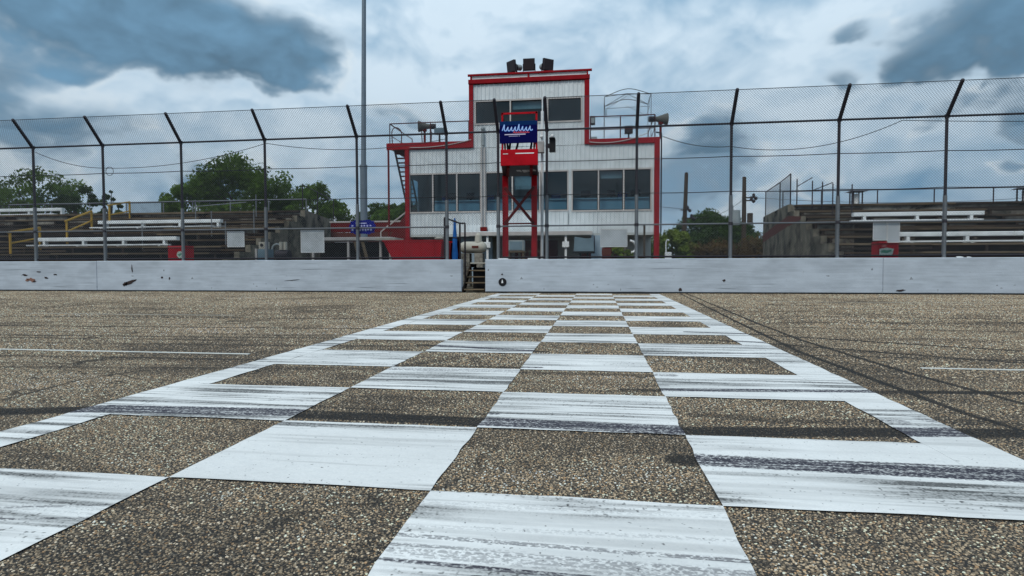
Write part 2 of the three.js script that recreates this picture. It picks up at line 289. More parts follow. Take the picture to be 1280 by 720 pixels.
// colour of the worn asphalt at a place: patches, stains, cracks and tyre rubber
function asphaltTone(x, z) {
  const st = fbm(x * 0.22, z * 1.7, 4), pat = fbm(x * 0.5 + 40, z * 0.5, 4), fine = fbm(x * 3, z * 7 + 9, 3);
  const stain = sstep(0.60, 0.70, fbm(x * 0.9 + 13, z * 1.3 + 71, 5)), polish = sstep(0.55, 0.68, st);
  let v = 1.12 * (1 + (pat - 0.5) * 0.8 + (fine - 0.5) * 0.45 + (st - 0.5) * 0.5) * (1 - 0.38 * stain) * (1 - 0.22 * polish);
  const crack = Math.abs(fbm(x * 0.55 + 90, z * 0.75 + 33, 5) - 0.5); if (crack < 0.004 && pat > 0.46) v *= 0.35;
  const rb = rubber(x, z); v *= 1 - 0.9 * rb;
  return [v * 0.97, v * 0.845, v * 0.70];
}
// chippings set in bitumen, 4.096 m tile of 2 mm pixels
const CELLS = 380, AG = 2048, cellOf = AG / CELLS;
const stoneTint = (h) => (h < 0.10 ? [0.72, 0.68, 0.60] : h < 0.42 ? [0.36, 0.31, 0.24] : h < 0.68 ? [0.20, 0.172, 0.135] : h < 0.9 ? [0.10, 0.09, 0.078] : [0.33, 0.235, 0.145]);
const aggH = new Float32Array(AG * AG);
const aggMap = tex(AG, AG, (i, j) => {
  const cx = i / cellOf, cy = j / cellOf, I = Math.floor(cx), J = Math.floor(cy); let best = -9, id = 0;
  for (let a = -1; a < 2; a++) for (let b = -1; b < 2; b++) {
    const ii = (I + a + CELLS) % CELLS, jj = (J + b + CELLS) % CELLS, h1 = hash2(ii + 11, jj), h2 = hash2(ii, jj + 77), h3 = hash2(ii + 501, jj + 33);
    const th = h2 * 6.28, ex = cx - (I + a + h1), ey = cy - (J + b + h2), u = ex * Math.cos(th) + ey * Math.sin(th), w = -ex * Math.sin(th) + ey * Math.cos(th), rr = 0.30 + 0.42 * h3;
    const v = 1 - Math.sqrt((u * u) / (rr * rr) + (w * w) / (rr * rr * 0.5)); if (v > best) { best = v; id = hash2(ii + 7, jj + 900); }
  }
  aggH[j * AG + i] = clamp(best * 1.6); const e = sstep(-0.02, 0.22, best), s = stoneTint(id), n = 0.9 + 0.2 * hash2(i, j);
  return [lerp(0.016, s[0] * 0.45, e) * n, lerp(0.015, s[1] * 0.45, e) * n, lerp(0.0145, s[2] * 0.45, e) * n];
}, { srgb: true, size: [4.096, 4.096] });
const aggBump = tex(AG, AG, (i, j) => aggH[j * AG + i], { size: [4.096, 4.096] });
M.asphalt = new THREE.MeshStandardMaterial({ color: lin(1, 1, 1), map: aggMap, bumpMap: aggBump, bumpScale: 0.005, roughness: 0.88, vertexColors: true });

function axis(stops) { const a = []; for (const [from, to, step] of stops) for (let v = from; v < to - 1e-6; v += step) a.push(v); a.push(stops[stops.length - 1][1]); return a; }
{
  const xs = axis([[-70, -24, 2], [-24, -12, 0.4], [-12, -6, 0.12], [-6, 5, 0.035], [5, 12, 0.12], [12, 30, 0.6], [30, 70, 4]]);
  const zs = []; for (let d = -6; d < 1; d += 0.5) zs.push(-d); for (let d = 1; d < 19.86; d += Math.max(0.016, d * 0.0068)) zs.push(-d); zs.push(-19.86);
  const nx = xs.length, nz = zs.length, pos = new Float32Array(nx * nz * 3), col = new Float32Array(nx * nz * 3), uv = new Float32Array(nx * nz * 2), nor = new Float32Array(nx * nz * 3), idx = new Uint32Array((nx - 1) * (nz - 1) * 6);
  for (let j = 0, k = 0; j < nz; j++) for (let i = 0; i < nx; i++, k++) {
    pos.set([xs[i], 0, zs[j]], k * 3); nor.set([0, 1, 0], k * 3); uv.set([xs[i], zs[j]], k * 2); col.set(asphaltTone(xs[i], zs[j]), k * 3);
  }
  for (let j = 0, k = 0; j < nz - 1; j++) for (let i = 0; i < nx - 1; i++) { const a = j * nx + i, b = a + 1, c = a + nx, d = c + 1; idx.set([a, b, c, b, d, c], k); k += 6; }
  const g = new THREE.BufferGeometry();
  g.setAttribute('position', new THREE.BufferAttribute(pos, 3)); g.setAttribute('normal', new THREE.BufferAttribute(nor, 3)); g.setAttribute('uv', new THREE.BufferAttribute(uv, 2)); g.setAttribute('color', new THREE.BufferAttribute(col, 3)); g.setIndex(new THREE.BufferAttribute(idx, 1));
  const m = setting(obj('race_track', g, M.asphalt, scene, true)); m.userData.label = 'worn brown grey asphalt race track with tyre marks'; m.userData.category = 'track';
}
// the earth round about, to the horizon
{
  const gm = mat([0.15, 0.13, 0.095], 0.95, { map: concMap });
  const g = new THREE.PlaneGeometry(3000, 3000, 8, 8).rotateX(-Math.PI / 2).translate(0, -0.03, -200);
  const m = setting(obj('ground', g, gm)); m.userData.label = 'dusty bare ground beyond the track'; m.userData.category = 'ground';
}

// the chequered start line: white squares in four columns with a white border line each side
const COL = [-2.93, -1.80, -0.655, 0.46, 1.615], ROW = (k) => -2.295 - 0.9425 * k;
const paintTex = (zA, zL, H) => tex(2048, H, (i, j) => {
  const x = -3.3 + (i + 0.5) / 2048 * 5.3, z = zA - (j + 0.5) / H * zL;
  const s1 = fbm(x * 0.8, z * 17, 4), s2 = fbm(x * 1.6 + 9, z * 55, 4), m = fbm(x * 2.2 + 4, z * 2.2, 5), sp = fbm(x * 75, z * 75, 2), gr = fbm(x * 160, z * 160, 2);
  let v = 0.69 + (m - 0.5) * 0.2; const worn = sstep(0.36, 0.62, fbm(x * 0.7 + 21, z * 3.1, 3));
  const sm = sstep(0.47, 0.72, s1) * 0.48 * (0.35 + worn) + sstep(0.50, 0.74, s2) * 0.5 * worn; v *= 1 - clamp(sm * (0.45 + 1.2 * gr), 0, 0.85); if (worn > 0.5 && sp > 0.66 && s1 > 0.5) v *= lerp(1, 0.4, sstep(0.66, 0.8, sp));
  v *= 0.93 + 0.14 * gr; if (sp > 0.84) v *= lerp(1, 0.3, sstep(0.84, 0.9, sp));
  let c = [v * 1.0, v * 0.99, v * 0.955];
  const rb = rubber(x, z); if (rb > 0.02) { const br = fbm(x * 1.3, z * 110, 4), bl = fbm(x * 90, z * 130, 3), k = clamp(rb * 1.3 - sstep(0.45, 0.75, br) * 0.42 - sstep(0.42, 0.78, bl + (gr - 0.5) * 0.5) * 0.75); c = c.map((a, q) => lerp(a, [0.034, 0.030, 0.042][q], k)); }
  return c;
}, { srgb: true });
const PZ = [[-0.3, 4.9], [-5.0, 14.5]];
M.paint = PZ.map(([a, l]) => new THREE.MeshPhysicalMaterial({ color: lin(1, 1, 1), map: paintTex(a, l, a > -2 ? 2048 : 1536), roughness: 0.65, specularIntensity: 0.4, bumpMap: aggBump, bumpScale: 0.0012 }));
function paintPatch(x0, x1, zNear, zFar, seed, w) {     // hand-painted: edges waver by a centimetre
  const nx = Math.max(2, Math.round((x1 - x0) / 0.07)), nz = zNear < -8 ? 4 : 16, pos = [], uv = [], idx = [], nor = [];
  for (let j = 0; j <= nz; j++) for (let i = 0; i <= nx; i++) {
    let x = lerp(x0, x1, i / nx), z = lerp(zNear, zFar, j / nz);
    const ex = i === 0 || i === nx, ez = j === 0 || j === nz, x9 = x, z9 = z; if (ex) x += (vnoise(z9 * 7, Math.round(x9 * 50) * 3.7) - 0.5) * 0.015; if (ez) z += (vnoise(x9 * 7, Math.round(z9 * 50) * 5.3) - 0.5) * 0.020;
    pos.push(x, 0.0062, z); nor.push(0, 1, 0); uv.push((x + 3.3) / 5.3, (PZ[w][0] - z) / PZ[w][1]);
  }
  for (let j = 0; j < nz; j++) for (let i = 0; i < nx; i++) { const a = j * (nx + 1) + i, b = a + 1, c = a + nx + 1, d = c + 1; idx.push(a, b, c, b, d, c); }
  const g = new THREE.BufferGeometry(); g.setAttribute('position', new THREE.Float32BufferAttribute(pos, 3)); g.setAttribute('normal', new THREE.Float32BufferAttribute(nor, 3)); g.setAttribute('uv', new THREE.Float32BufferAttribute(uv, 2)); g.setIndex(idx); return g;
}
{
  const t = thing('start_finish_line', 'white chequered start line painted across the track', 'road marking', [0, 0, 0]); t.userData.kind = 'structure';
  for (let k = -1; k <= 18; k++) for (let c = 0; c < 4; c++) if (((c + k) & 1) === 0) obj('painted_square', paintPatch(COL[c], COL[c + 1], ROW(k - 1), ROW(k), k * 7 + c, k < 4 ? 0 : 1), M.paint[k < 4 ? 0 : 1], t, true);
  // one border line each side, in lengths between the joints of the squares
  for (let k = -1; k <= 18; k++) { obj('border_line', paintPatch(-3.21, COL[0] - 0.001, ROW(k - 1), ROW(k), k + 200, k < 4 ? 0 : 1), M.paint[k < 4 ? 0 : 1], t, true); obj('border_line', paintPatch(COL[4] + 0.001, 1.93, ROW(k - 1), ROW(k), k + 300, k < 4 ? 0 : 1), M.paint[k < 4 ? 0 : 1], t, true); }
}
function laneLine(x0, x1, z, w, n) {
  const pm = mat([0.62, 0.62, 0.58], 0.7, { map: mottle });
  const m = setting(obj('lane_line', box(x0, x1, 0.003, 0.008, z - w / 2, z + w / 2), pm)); m.userData.label = n; m.userData.category = 'road marking';
}
laneLine(-24, -3.52, -5.67, 0.045, 'thin white lane line ending short of the chequered border');
laneLine(2.78, 24, -5.62, 0.04, 'thin white lane line starting past the curved skid marks');
{ const fm = M.paintFaint = mat([0.36, 0.33, 0.27], 0.85, { map: mottle }); for (const [a, b, z, n] of [[-11, -6.6, -10.15, 'faint worn lane line below the grandstand with yellow handrails'], [3.9, 9.5, -15.4, 'faint worn lane line near the base of the white wall']]) { const m = setting(obj('lane_line', box(a, b, 0.003, 0.007, z - 0.04, z + 0.04), fm)); m.userData.label = n; m.userData.category = 'road marking'; } }

// loose and proud chippings in the surface where the picture shows each one
{
  const r = rng(99), list = [], tint = new THREE.Color();
  const paintAt = (x, z) => { if (x < -3.22 || x > 1.94) return false; if (x < COL[0] || x > COL[4]) return true; let c = 0; while (x > COL[c + 1]) c++; const k = Math.ceil((-2.295 - z) / 0.9425); return ((c + k) & 1) === 0; };
  for (const [d0, d1, sp, s0] of [[1.1, 3.2, 0.0097, 0.0045], [3.2, 5.2, 0.0126, 0.0053], [5.2, 9.4, 0.0185, 0.0072], [9.4, 19.7, 0.029, 0.0105]])
    for (let z = -d0; z > -d1; z -= sp) { const a = -1.2 * -z - 2.0, b = 0.70 * -z + 2.2; for (let x = a; x < b; x += sp) { const px = x + (r() - 0.5) * sp * 1.6, pz = z + (r() - 0.5) * sp * 1.6, q = r(), s = s0 * (0.55 + 0.75 * r()), a1 = r() * 6.28, e = 0.6 + 0.7 * r(), tilt = r(), id = r(); if (q < 0.12 || paintAt(px, pz)) continue; list.push([px, pz, s, a1, e, tilt, id]); } }
  const g = new THREE.IcosahedronGeometry(1, 0), im = new THREE.InstancedMesh(g, M.stone, list.length), m4 = new THREE.Matrix4(), qd = new THREE.Quaternion(), eu = new THREE.Euler(), sc = V(), p = V();
  list.forEach(([x, z, s, a1, e, tilt, id], i) => {
    eu.set((tilt - 0.5) * 0.8, a1, (e - 0.9) * 0.8); qd.setFromEuler(eu); sc.set(s * e, s * 0.60, s); p.set(x, s * 0.05 - 0.0005, z); im.setMatrixAt(i, m4.compose(p, qd, sc));
    const t = asphaltTone(x, z), st = stoneTint(id); im.setColorAt(i, tint.setRGB(clamp(st[0] * t[0] * 1.15, 0, 0.7), clamp(st[1] * t[1] * 1.15, 0, 0.7), clamp(st[2] * t[2] * 1.15, 0, 0.7)));
  });
  im.name = 'asphalt_chippings'; im.userData = { kind: 'stuff', label: 'coarse tan and grey stone chippings in the asphalt', category: 'chippings' }; im.receiveShadow = true; scene.add(im);
  console.log('chippings', list.length);
}
console.log('track done');

// ---------------------------------------------------------------- the race walls and the steps between them
const ZW = -19.86;
function barrier(name, label, x0, x1, seed) {
  const t = thing(name, label, 'wall', [(x0 + x1) / 2, 0, ZW - 0.15]);
  const n = Math.max(1, Math.round((x1 - x0) / 12.5)), r = rng(seed);
  for (let k = 0; k < n; k++) {
    const a = lerp(x0, x1, k / n) + (k ? 0.004 : 0), b = lerp(x0, x1, (k + 1) / n) - (k < n - 1 ? 0.004 : 0), dz = (r() - 0.5) * 0.012, dy = (r() - 0.5) * 0.014;
    obj('barrier_segment', cham(a, b, 0.03, 1.12 + dy, ZW - 0.30 + dz, ZW + dz, 0.018), M.barrier, t);
  }
  obj('gap_shadow_strip', box(x0 + 0.01, x1 - 0.01, -0.02, 0.032, ZW - 0.29, ZW - 0.025), M.gapShadow, t);  // near-black strip paints the shadow line under the wall
  return t;
}
// a ragged flake shape standing 6 mm proud, for places where the paint and concrete have broken away
function flake(x, y, w, h, tilt, seed, z = ZW + 0.009) {
  const r = rng(seed), s = new THREE.Shape(); const n = 13;
  for (let i = 0; i < n; i++) { const a = i / n * 6.283, k = 0.6 + 0.7 * r(), px = Math.cos(a) * w * k, py = Math.sin(a) * h * k; i ? s.lineTo(px, py) : s.moveTo(px, py); }
  return new THREE.ExtrudeGeometry(s, { depth: 0.006, bevelEnabled: false }).rotateZ(tilt).translate(x, y, z);
}
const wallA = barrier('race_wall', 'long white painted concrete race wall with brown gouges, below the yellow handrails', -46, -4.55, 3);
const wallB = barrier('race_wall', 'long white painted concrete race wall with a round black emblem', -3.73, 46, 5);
{
  obj('gouge', [flake(-17.0, 0.34, 0.24, 0.07, 0.35, 4), flake(-17.2, 0.27, 0.10, 0.07, 0.5, 5)], M.gouge, wallA);
  obj('gouge', [flake(-21.1, 0.42, 0.20, 0.07, -0.3, 6), flake(-21.3, 0.40, 0.08, 0.05, 0.2, 8)], M.gougeRust, wallA);
  obj('gouge', [flake(-21.0, 0.36, 0.07, 0.03, 0.1, 7, ZW + 0.011), flake(-21.4, 0.60, 0.12, 0.03, -0.1, 9), flake(-20.5, 0.50, 0.09, 0.03, -0.3, 10), flake(-20.1, 0.62, 0.08, 0.02, 0, 11), flake(-16.9, 0.83, 0.025, 0.13, 0.1, 12), flake(-15.7, 0.52, 0.05, 0.04, 0, 13), flake(-15.4, 0.48, 0.03, 0.05, 0, 14), flake(-10.6, 0.42, 0.3, 0.012, 0.08, 15), flake(-20.8, 0.72, 0.1, 0.02, 0, 18)], M.gouge, wallA);
  obj('gouge', [flake(4.0, 0.42, 0.05, 0.04, 0, 16), flake(9.2, 0.12, 0.14, 0.03, 0.1, 17), flake(2.65, 0.12, 0.06, 0.05, 0, 19), flake(-3.15, 0.62, 0.03, 0.03, 0, 20)], M.gouge, wallB);
  // round black plate with a pale figure on it
  const e = obj('emblem', new THREE.CylinderGeometry(0.135, 0.135, 0.012, 28).rotateX(Math.PI / 2).translate(-3.14, 0.36, ZW + 0.013), M.black, wallB);
  const s = new THREE.Shape(); s.moveTo(-0.03, -0.03); s.lineTo(0.03, -0.03); s.lineTo(0.022, 0.03); s.lineTo(0.008, 0.085); s.lineTo(-0.008, 0.085); s.lineTo(-0.022, 0.03); s.closePath();
  obj('figure', new THREE.ExtrudeGeometry(s, { depth: 0.004, bevelEnabled: false }).translate(-3.145, 0.355, ZW + 0.0192), M.white, e);
  // lumps of mortar on the coping
  obj('mortar_lump', [flake(10.9, 1.13, 0.10, 0.03, 0, 21, ZW - 0.1), flake(11.15, 1.125, 0.07, 0.03, 0, 22, ZW - 0.1)], M.white, wallB);
}
{
  const t = thing('access_steps', 'dark wooden steps climbing through the gap in the race wall', 'steps', [-4.14, 0, -20.5]);
  const ys = [0.12, 0.34, 0.54, 0.76, 1.02];
  ys.forEach((y, k) => { const d = 19.92 + k * 0.26; obj('step_tread', cham(-4.48, -3.78, y - 0.045, y, -(d + 0.27), -d, 0.008), k === 4 ? M.cream : woods[3], t); });
  obj('landing', cham(-4.56, -3.72, 0.975, 1.02, -22.3, -21.25, 0.01), woods[1], t);
  for (const x of [-4.52, -3.76]) { obj('stringer', profile([[19.9, -0.01], [20.25, -0.01], [21.3, 0.85], [22.2, 0.85], [22.2, 0.97], [21.2, 0.97], [19.9, 0.1]], x - 0.02, x + 0.02), woods[2], t); obj('leg', bar([x, -0.03, -22.1], [x, 0.86, -22.1], 0.09), woods[2], t); }
  obj('gap_shade_panel', box(-4.48, -3.79, -0.02, 0.84, -21.5, -21.46), M.black, t);  // black sheet added to paint the shade behind the open treads
}
{ // pipe handrail beside the steps
  const t = thing('pipe_handrail', 'black pipe handrail beside the wooden steps', 'handrail', [-4.95, 0, -21.2]);
  obj('top_rail', [rod([-5.42, 2.63, -21.0], [-4.95, 2.45, -21.4], 0.03), rod([-4.95, 2.45, -21.4], [-4.76, 2.45, -21.4], 0.03)], M.darkSteel, t); obj('lower_rail', rod([-5.42, 1.95, -21.0], [-4.95, 1.90, -21.4], 0.022), M.darkSteel, t);
  for (const [x, y, z] of [[-5.42, 2.63, -21.0], [-4.95, 2.45, -21.4], [-4.76, 2.45, -21.4]]) obj('post', rod([x, -0.03, z], [x, y, z], 0.032), M.darkSteel, t);
}

// ---------------------------------------------------------------- the catch fence
{
  const ZF = -20.02, t = thing('catch_fence', 'tall chain link catch fence with bent posts behind the white race wall', 'fence', [0, 0, ZF - 0.28]);
  const z = ZF - 0.28, top = 5.46, F = z;
  const posts = [-33.5, -30.4, -27.3, -24.2, -21.35, -18.38, -15.16, -11.86, -8.39, -5.15, -3.35, -1.69, 1.28, 4.27, 7.52, 10.62, 13.7, 16.8, 19.9, 23, 26.1];
  const tip = [0.86, 0.76];     // the bent arm: up and towards the track
  const nets = new Map();
  posts.forEach((x, i) => {
    const p = obj('post', rod([x, -0.03, F], [x, top, F], 0.045, 0.045, 10), M.darkPost ??= mat([0.055, 0.05, 0.06], 0.55, { metalness: 0.3, map: mottle }), t);
    obj('sleeve', rod([x, -0.03, F], [x, 3.15 + 0.12 * Math.sin(i * 7), F], 0.062, 0.060, 10), M.galv, p);
    obj('arm', [rod([x, top - 0.02, F], [x, top + tip[0], F + tip[1]], 0.058, 0.055, 10), new THREE.SphereGeometry(0.056, 8, 6).translate(x, top + tip[0], F + tip[1])], M.darkPost, p);
    obj('rail_clamp', rod([x, top - 0.06, F], [x, top + 0.06, F], 0.062, 0.062, 10), M.darkPost, p); obj('rail_clamp', rod([x, 2.2, F], [x, 2.3, F], 0.075, 0.075, 10), M.darkPost, p);
  });
  for (let i = 0; i + 1 < posts.length; i++) {
    const a = posts[i], b = posts[i + 1], w = b - a, gate = i === 9, stand = i === 10;
    obj('top_rail', rod([a, top, F], [b, top, F], 0.034), M.darkPost, t);
    if (!gate) obj('mid_rail', rod([a, 2.25, F], [b, 2.25, F], 0.026), M.galv, t);
    for (const y of [4.42, 3.30]) obj('tension_cable', sag([a, y, F - 0.05], [b, y, F - 0.05], 0.015 + 0.02 * R0(), 0.014, 6), M.cable, t);
    if (!stand) obj('arm_cable', rod([a, top + tip[0], F + tip[1]], [b, top + tip[0], F + tip[1]], 0.011, 0.011, 5), M.cable, t);
    if (!gate) obj('bottom_rail', rod([a, 1.19, F], [b, 1.19, F], 0.03), M.darkSteel, t);
    const y0 = gate ? 2.3 : 1.2, y1 = stand ? 3.6 : top;
    const n1 = obj('chain_link_mesh', netting([a, y0, F + 0.06], [1, 0, 0], [0, 1, 0], w, y1 - y0, 0.085, 0.0041), M.wire, t); n1.userData.kind = 'stuff';
    if (!stand) { const n2 = obj('chain_link_mesh', netting([a, top, F + 0.05], [1, 0, 0], [0, tip[0], tip[1]], w, Math.hypot(...tip), 0.085, 0.0041), M.wire, t); n2.userData.kind = 'stuff'; }
  }
}
// cables slung along the fence
function cable(label, geos) { tag(obj('hanging_cable', geos, M.cable), label, 'cable', 'cables slung along the catch fence'); }
cable('thin black cable drooping along the fence over the yellow handrails', [sag([-21.35, 5.3, -20.4], [-18.38, 4.62, -20.4], 0.15, 0.011), new THREE.TorusGeometry(0.16, 0.011, 5, 16).translate(-18.2, 4.5, -20.4), sag([-18.38, 4.62, -20.4], [-11.86, 5.35, -20.4], 0.25, 0.011), sag([-11.86, 5.35, -20.4], [-5.15, 5.3, -20.4], 0.3, 0.011)]);
cable('thin black cable drooping along the fence beside the red trimmed tower corner', [sag([2.0, 5.2, -20.4], [4.27, 4.75, -20.4], 0.15, 0.011), sag([4.27, 4.75, -20.4], [9.4, 5.4, -20.4], 0.42, 0.011), sag([9.4, 5.4, -20.4], [19.9, 5.2, -20.4], 0.1, 0.011)]);
// white boards hung on the fence
function fenceBoard(x0, x1, y0, y1, label) {
  const t = thing('fence_board', label, 'board', [(x0 + x1) / 2, y0, -20.36], 'white boards hung on the fence');
  obj('panel', cham(x0, x1, y0, y1, -20.39, -20.365, 0.006), M.boardFace ??= mat([0.56, 0.60, 0.63], 0.6, { map: mottle }), t);
  obj('border', [box(x0 - 0.02, x1 + 0.02, y0 - 0.03, y0 - 0.001, -20.385, -20.36), box(x0 - 0.02, x1 + 0.02, y1 + 0.001, y1 + 0.03, -20.385, -20.36), box(x0 - 0.02, x0 - 0.001, y0, y1, -20.385, -20.36), box(x1 + 0.001, x1 + 0.02, y0, y1, -20.385, -20.36)], M.white, t);
}
fenceBoard(-13.42, -12.78, 1.64, 2.16, 'small blank white board on the fence beside the grey cabinet');
fenceBoard(-10.55, -9.70, 1.42, 2.17, 'large blank white board on the fence beside the long counter');
fenceBoard(0.12, 0.97, 1.55, 2.10, 'wide blank white board on the fence under the tower windows');
fenceBoard(8.62, 8.99, 1.70, 2.28, 'narrow blank white board on the fence above the red waste bin');
fenceBoard(9.04, 9.36, 1.63, 2.26, 'narrow blank white board on the fence, farther from the end wall of its pair');

// ---------------------------------------------------------------- grandstands
const RISE = 0.33, RUN = 0.85, NROW = 11;
const plankGeo = new Map();
function plank(len, h, d, v) { const k = [len, h, d, v].join(); if (!plankGeo.has(k)) { const g = cham(-len / 2, len / 2, -h / 2, h / 2, -d / 2, d / 2, 0.008); metreUV(g); const u = g.attributes.uv; for (let i = 0; i < u.count; i++) u.setXY(i, u.getX(i) + v * 1.37, u.getY(i) + v * 0.123); plankGeo.set(k, g); } return plankGeo.get(k); }
function grandstand(label, x0, x1, H, nearX, farX, seed) {
  const r = rng(seed), t = thing('grandstand', label, 'grandstand', [(x0 + x1) / 2, 0, -26]);
  const out = nearX === x0 ? 1 : -1;                                    // which way the stand runs from its end wall
  const pts = [[30 - RUN * (NROW - 1), -0.03]];
  for (let i = NROW - 1; i >= 0; i--) { const d = 30 - RUN * i, y = H - RISE * i; pts.push([d, y - 0.06]); pts.push([d + RUN, y - 0.06]); }
  pts[pts.length - 1][0] = 30.02; pts.push([30.02, -0.03]);
  const bx0 = out > 0 ? x0 + 0.26 : x0, bx1 = out > 0 ? x1 : x1 - 0.26;
  for (let x = bx0 + 0.1; x < bx1; x += 2.6) obj('stringer_frame', profile(pts, x, x + 0.10), woods[2], t);
  obj('rear_wall', box(bx0, bx1, -0.03, H - 0.07, -30.022, -30.0), M.block, t); obj('closing_wall', profile(pts, out > 0 ? bx1 - 0.05 : bx0, out > 0 ? bx1 : bx0 + 0.05), M.block, t);
  // top deck behind the seating, its end flaring outwards
  const s = new THREE.Shape(); s.moveTo(nearX + out * 0.27, 30.03); s.lineTo(farX + out * 0.27, 37.5); s.lineTo(out > 0 ? x1 : x0, 37.5); s.lineTo(out > 0 ? x1 : x0, 30.03); s.closePath();
  obj('top_deck', new THREE.ExtrudeGeometry(s, { depth: H + 0.02, bevelEnabled: false }).rotateX(-Math.PI / 2).translate(0, -0.03, 0), M.standEnd ??= mat([0.20, 0.185, 0.155], 0.95, { map: concMap, bumpMap: concBump, bumpScale: 0.05 }), t);
  // planks: two boards on each tread, one on each riser, in lengths
  const L = 3.9;
  for (let i = 0; i < NROW; i++) {
    const d = 30 - RUN * i, y = H - RISE * i; let x = bx0 + 0.05 - (r() * 1.5);
    for (; x < bx1; x += L + 0.02) {
      const a = Math.max(x, bx0 + 0.03), b = Math.min(x + L, bx1 - 0.03), len = Math.round((b - a) * 100) / 100; if (len < 0.3) continue;
      const w = () => woods[Math.floor(r() * 4)], mid = (a + b) / 2;
      if (i) { const q = r(); piece('tread_plank', plank(len, 0.075, 0.28, i % 4), w(), t, mid, y - 0.030 + (q - 0.5) * 0.03, -(d + 0.13), 0, (r() - 0.5) * 0.004); piece('tread_plank', plank(len, 0.05, 0.26, (i + 1) % 4), w(), t, mid, y - 0.030 + (r() - 0.5) * 0.02, -(d + 0.45), 0, (r() - 0.5) * 0.004); }
      else piece('edge_plank', plank(len, 0.10, 0.22, 1), w(), t, mid, y - 0.01, -(d - 0.02));
      if (i < NROW - 1 && r() < 0.6) piece('riser_plank', plank(len, 0.09, 0.04, i % 3), woods[r() < 0.6 ? 2 : 0], t, mid, y - 0.20 + (r() - 0.5) * 0.05, -(d - 0.025), 0, (r() - 0.5) * 0.004);
    }
  }
  // raked concrete end wall
  const wp = [[30 - RUN * (NROW - 1) - 0.02, -0.03]]; for (let i = NROW - 1; i >= 1; i--) { const d = 30 - RUN * i, y = H - RISE * i + 0.03; wp.push([d - 0.02, y], [d + RUN - 0.02, y + (i === 1 ? 0 : 0)]); } wp.push([29.98, H + 0.06], [30, H + 0.06], [30, -0.03]);
  const e0 = out > 0 ? x0 : x1 - 0.25;
  const ew = obj('end_wall', profile(wp, e0, e0 + 0.25), M.standEnd ??= mat([0.20, 0.185, 0.155], 0.95, { map: concMap, bumpMap: concBump, bumpScale: 0.05 }), t);
  const s2 = new THREE.Shape(); const f = out * 0.25; s2.moveTo(nearX, 30.001); s2.lineTo(farX, 37.5); s2.lineTo(farX + f, 37.5); s2.lineTo(nearX + f, 30.001); s2.closePath();
  obj('end_wall', new THREE.ExtrudeGeometry(s2, { depth: H + 0.09, bevelEnabled: false }).rotateX(-Math.PI / 2).translate(0, -0.03, 0), M.standEnd, t);
  return { t, ew, out };
}
const standA = grandstand('long grandstand of dark plank rows with yellow stair handrails', -40, -15.3, 3.82, -15.3, -17.1, 21);
const standB = grandstand('grandstand of dark plank rows with a red striped concrete end wall', 8.9, 30, 3.70, 8.9, 9.75, 22);
{ // rust red painted stripe on the end wall
  const g = (x0, d0, x1, d1, y0, y1, y2, y3) => { const q = new THREE.BufferGeometry(), o = 0.006; q.setAttribute('position', new THREE.Float32BufferAttribute([x0 - o, y0, -d0, x1 - o, y1, -d1, x1 - o, y2, -d1, x0 - o, y3, -d0], 3)); q.setIndex([0, 1, 2, 0, 2, 3]); q.computeVertexNormals(); return q; };
  obj('painted_stripe', [g(8.9, 30.02, 9.75, 37.48, 2.72, 2.25, 2.72, 3.22)], M.rust, standB.ew);
  obj('painted_stripe', [g(8.9, 28.1, 8.9, 29.98, 2.92, 2.72, 3.22, 3.05)], M.rust, standB.ew);
}
// railings on the top decks
function railing(t, pts, h, y, mesh, m = M.galv) {
  for (const [x, z] of pts) obj('railing_post', rod([x, y, z], [x, y + h, z], 0.03), m, t);
  for (let k = 0; k + 1 < pts.length; k++) {
    const [ax, az] = pts[k], [bx, bz] = pts[k + 1];
    obj('railing_bar', [rod([ax, y + h, az], [bx, y + h, bz], 0.025)], m, t);
    if (mesh) { const L = Math.hypot(bx - ax, bz - az), n = obj('railing_mesh', netting([ax, y + 0.05, az], [(bx - ax), 0, (bz - az)], [0, 1, 0], L, h - 0.08, 0.11, 0.0026), M.wire, t); n.userData.kind = 'stuff'; }
  }
}
railing(standB.t, [[8.5, -32.5], [11.26, -32.5], [13.9, -32.5], [16.51, -32.5], [19.17, -32.5], [21.9, -32.5], [24.6, -32.5], [27.3, -32.5]].map(([x, z]) => [Math.max(x, 9.4), z]), 0.98, 3.68, false, M.darkSteel);
railing(standB.t, [[9.03, -30.05], [9.4, -33], [9.8, -37.2]], 1.45, 3.75, true, M.darkSteel);
for (const [x, z, h] of [[9.3, -30.0, 1.2], [9.85, -29.6, 1.05], [10.15, -29.2, 0.95], [10.45, -28.8, 0.8], [11.1, -28.4, 0.7]]) obj('railing_post', rod([x, 3.70 - (30 - -z) * 0.39 - 0.1, z], [x, 3.75 + h, z], 0.028), M.darkSteel, standB.t);
obj('railing_bar', [rod([9.3, 4.6, -30], [9.85, 4.95, -29.6], 0.02), rod([9.85, 4.35, -29.6], [10.45, 4.6, -28.8], 0.02)], M.darkSteel, standB.t);
railing(standA.t, [[-36, -32.5], [-33, -32.5], [-30.4, -32.5], [-27.95, -32.5], [-25.5, -32.5], [-23.6, -32.5], [-21.2, -32.5], [-18.8, -32.5], [-16.5, -32.5]], 0.95, 3.80, false);
railing(standA.t, [[-15.45, -30.05], [-16.2, -33.3], [-17.0, -37.2]], 1.35, 3.88, false, M.darkSteel);
for (const [x, d] of [[-20.4, 28.3], [-18.9, 27.4], [-17.6, 29.2], [-16.4, 27.0], [-21.3, 25.7], [-16.9, 25.5]]) { const row = Math.ceil((30 - d) / RUN), yb = 3.82 - RISE * row - 0.1; obj('railing_post', rod([x, yb, -d], [x, yb + 1.25, -d], 0.025), M.galv, standA.t); }
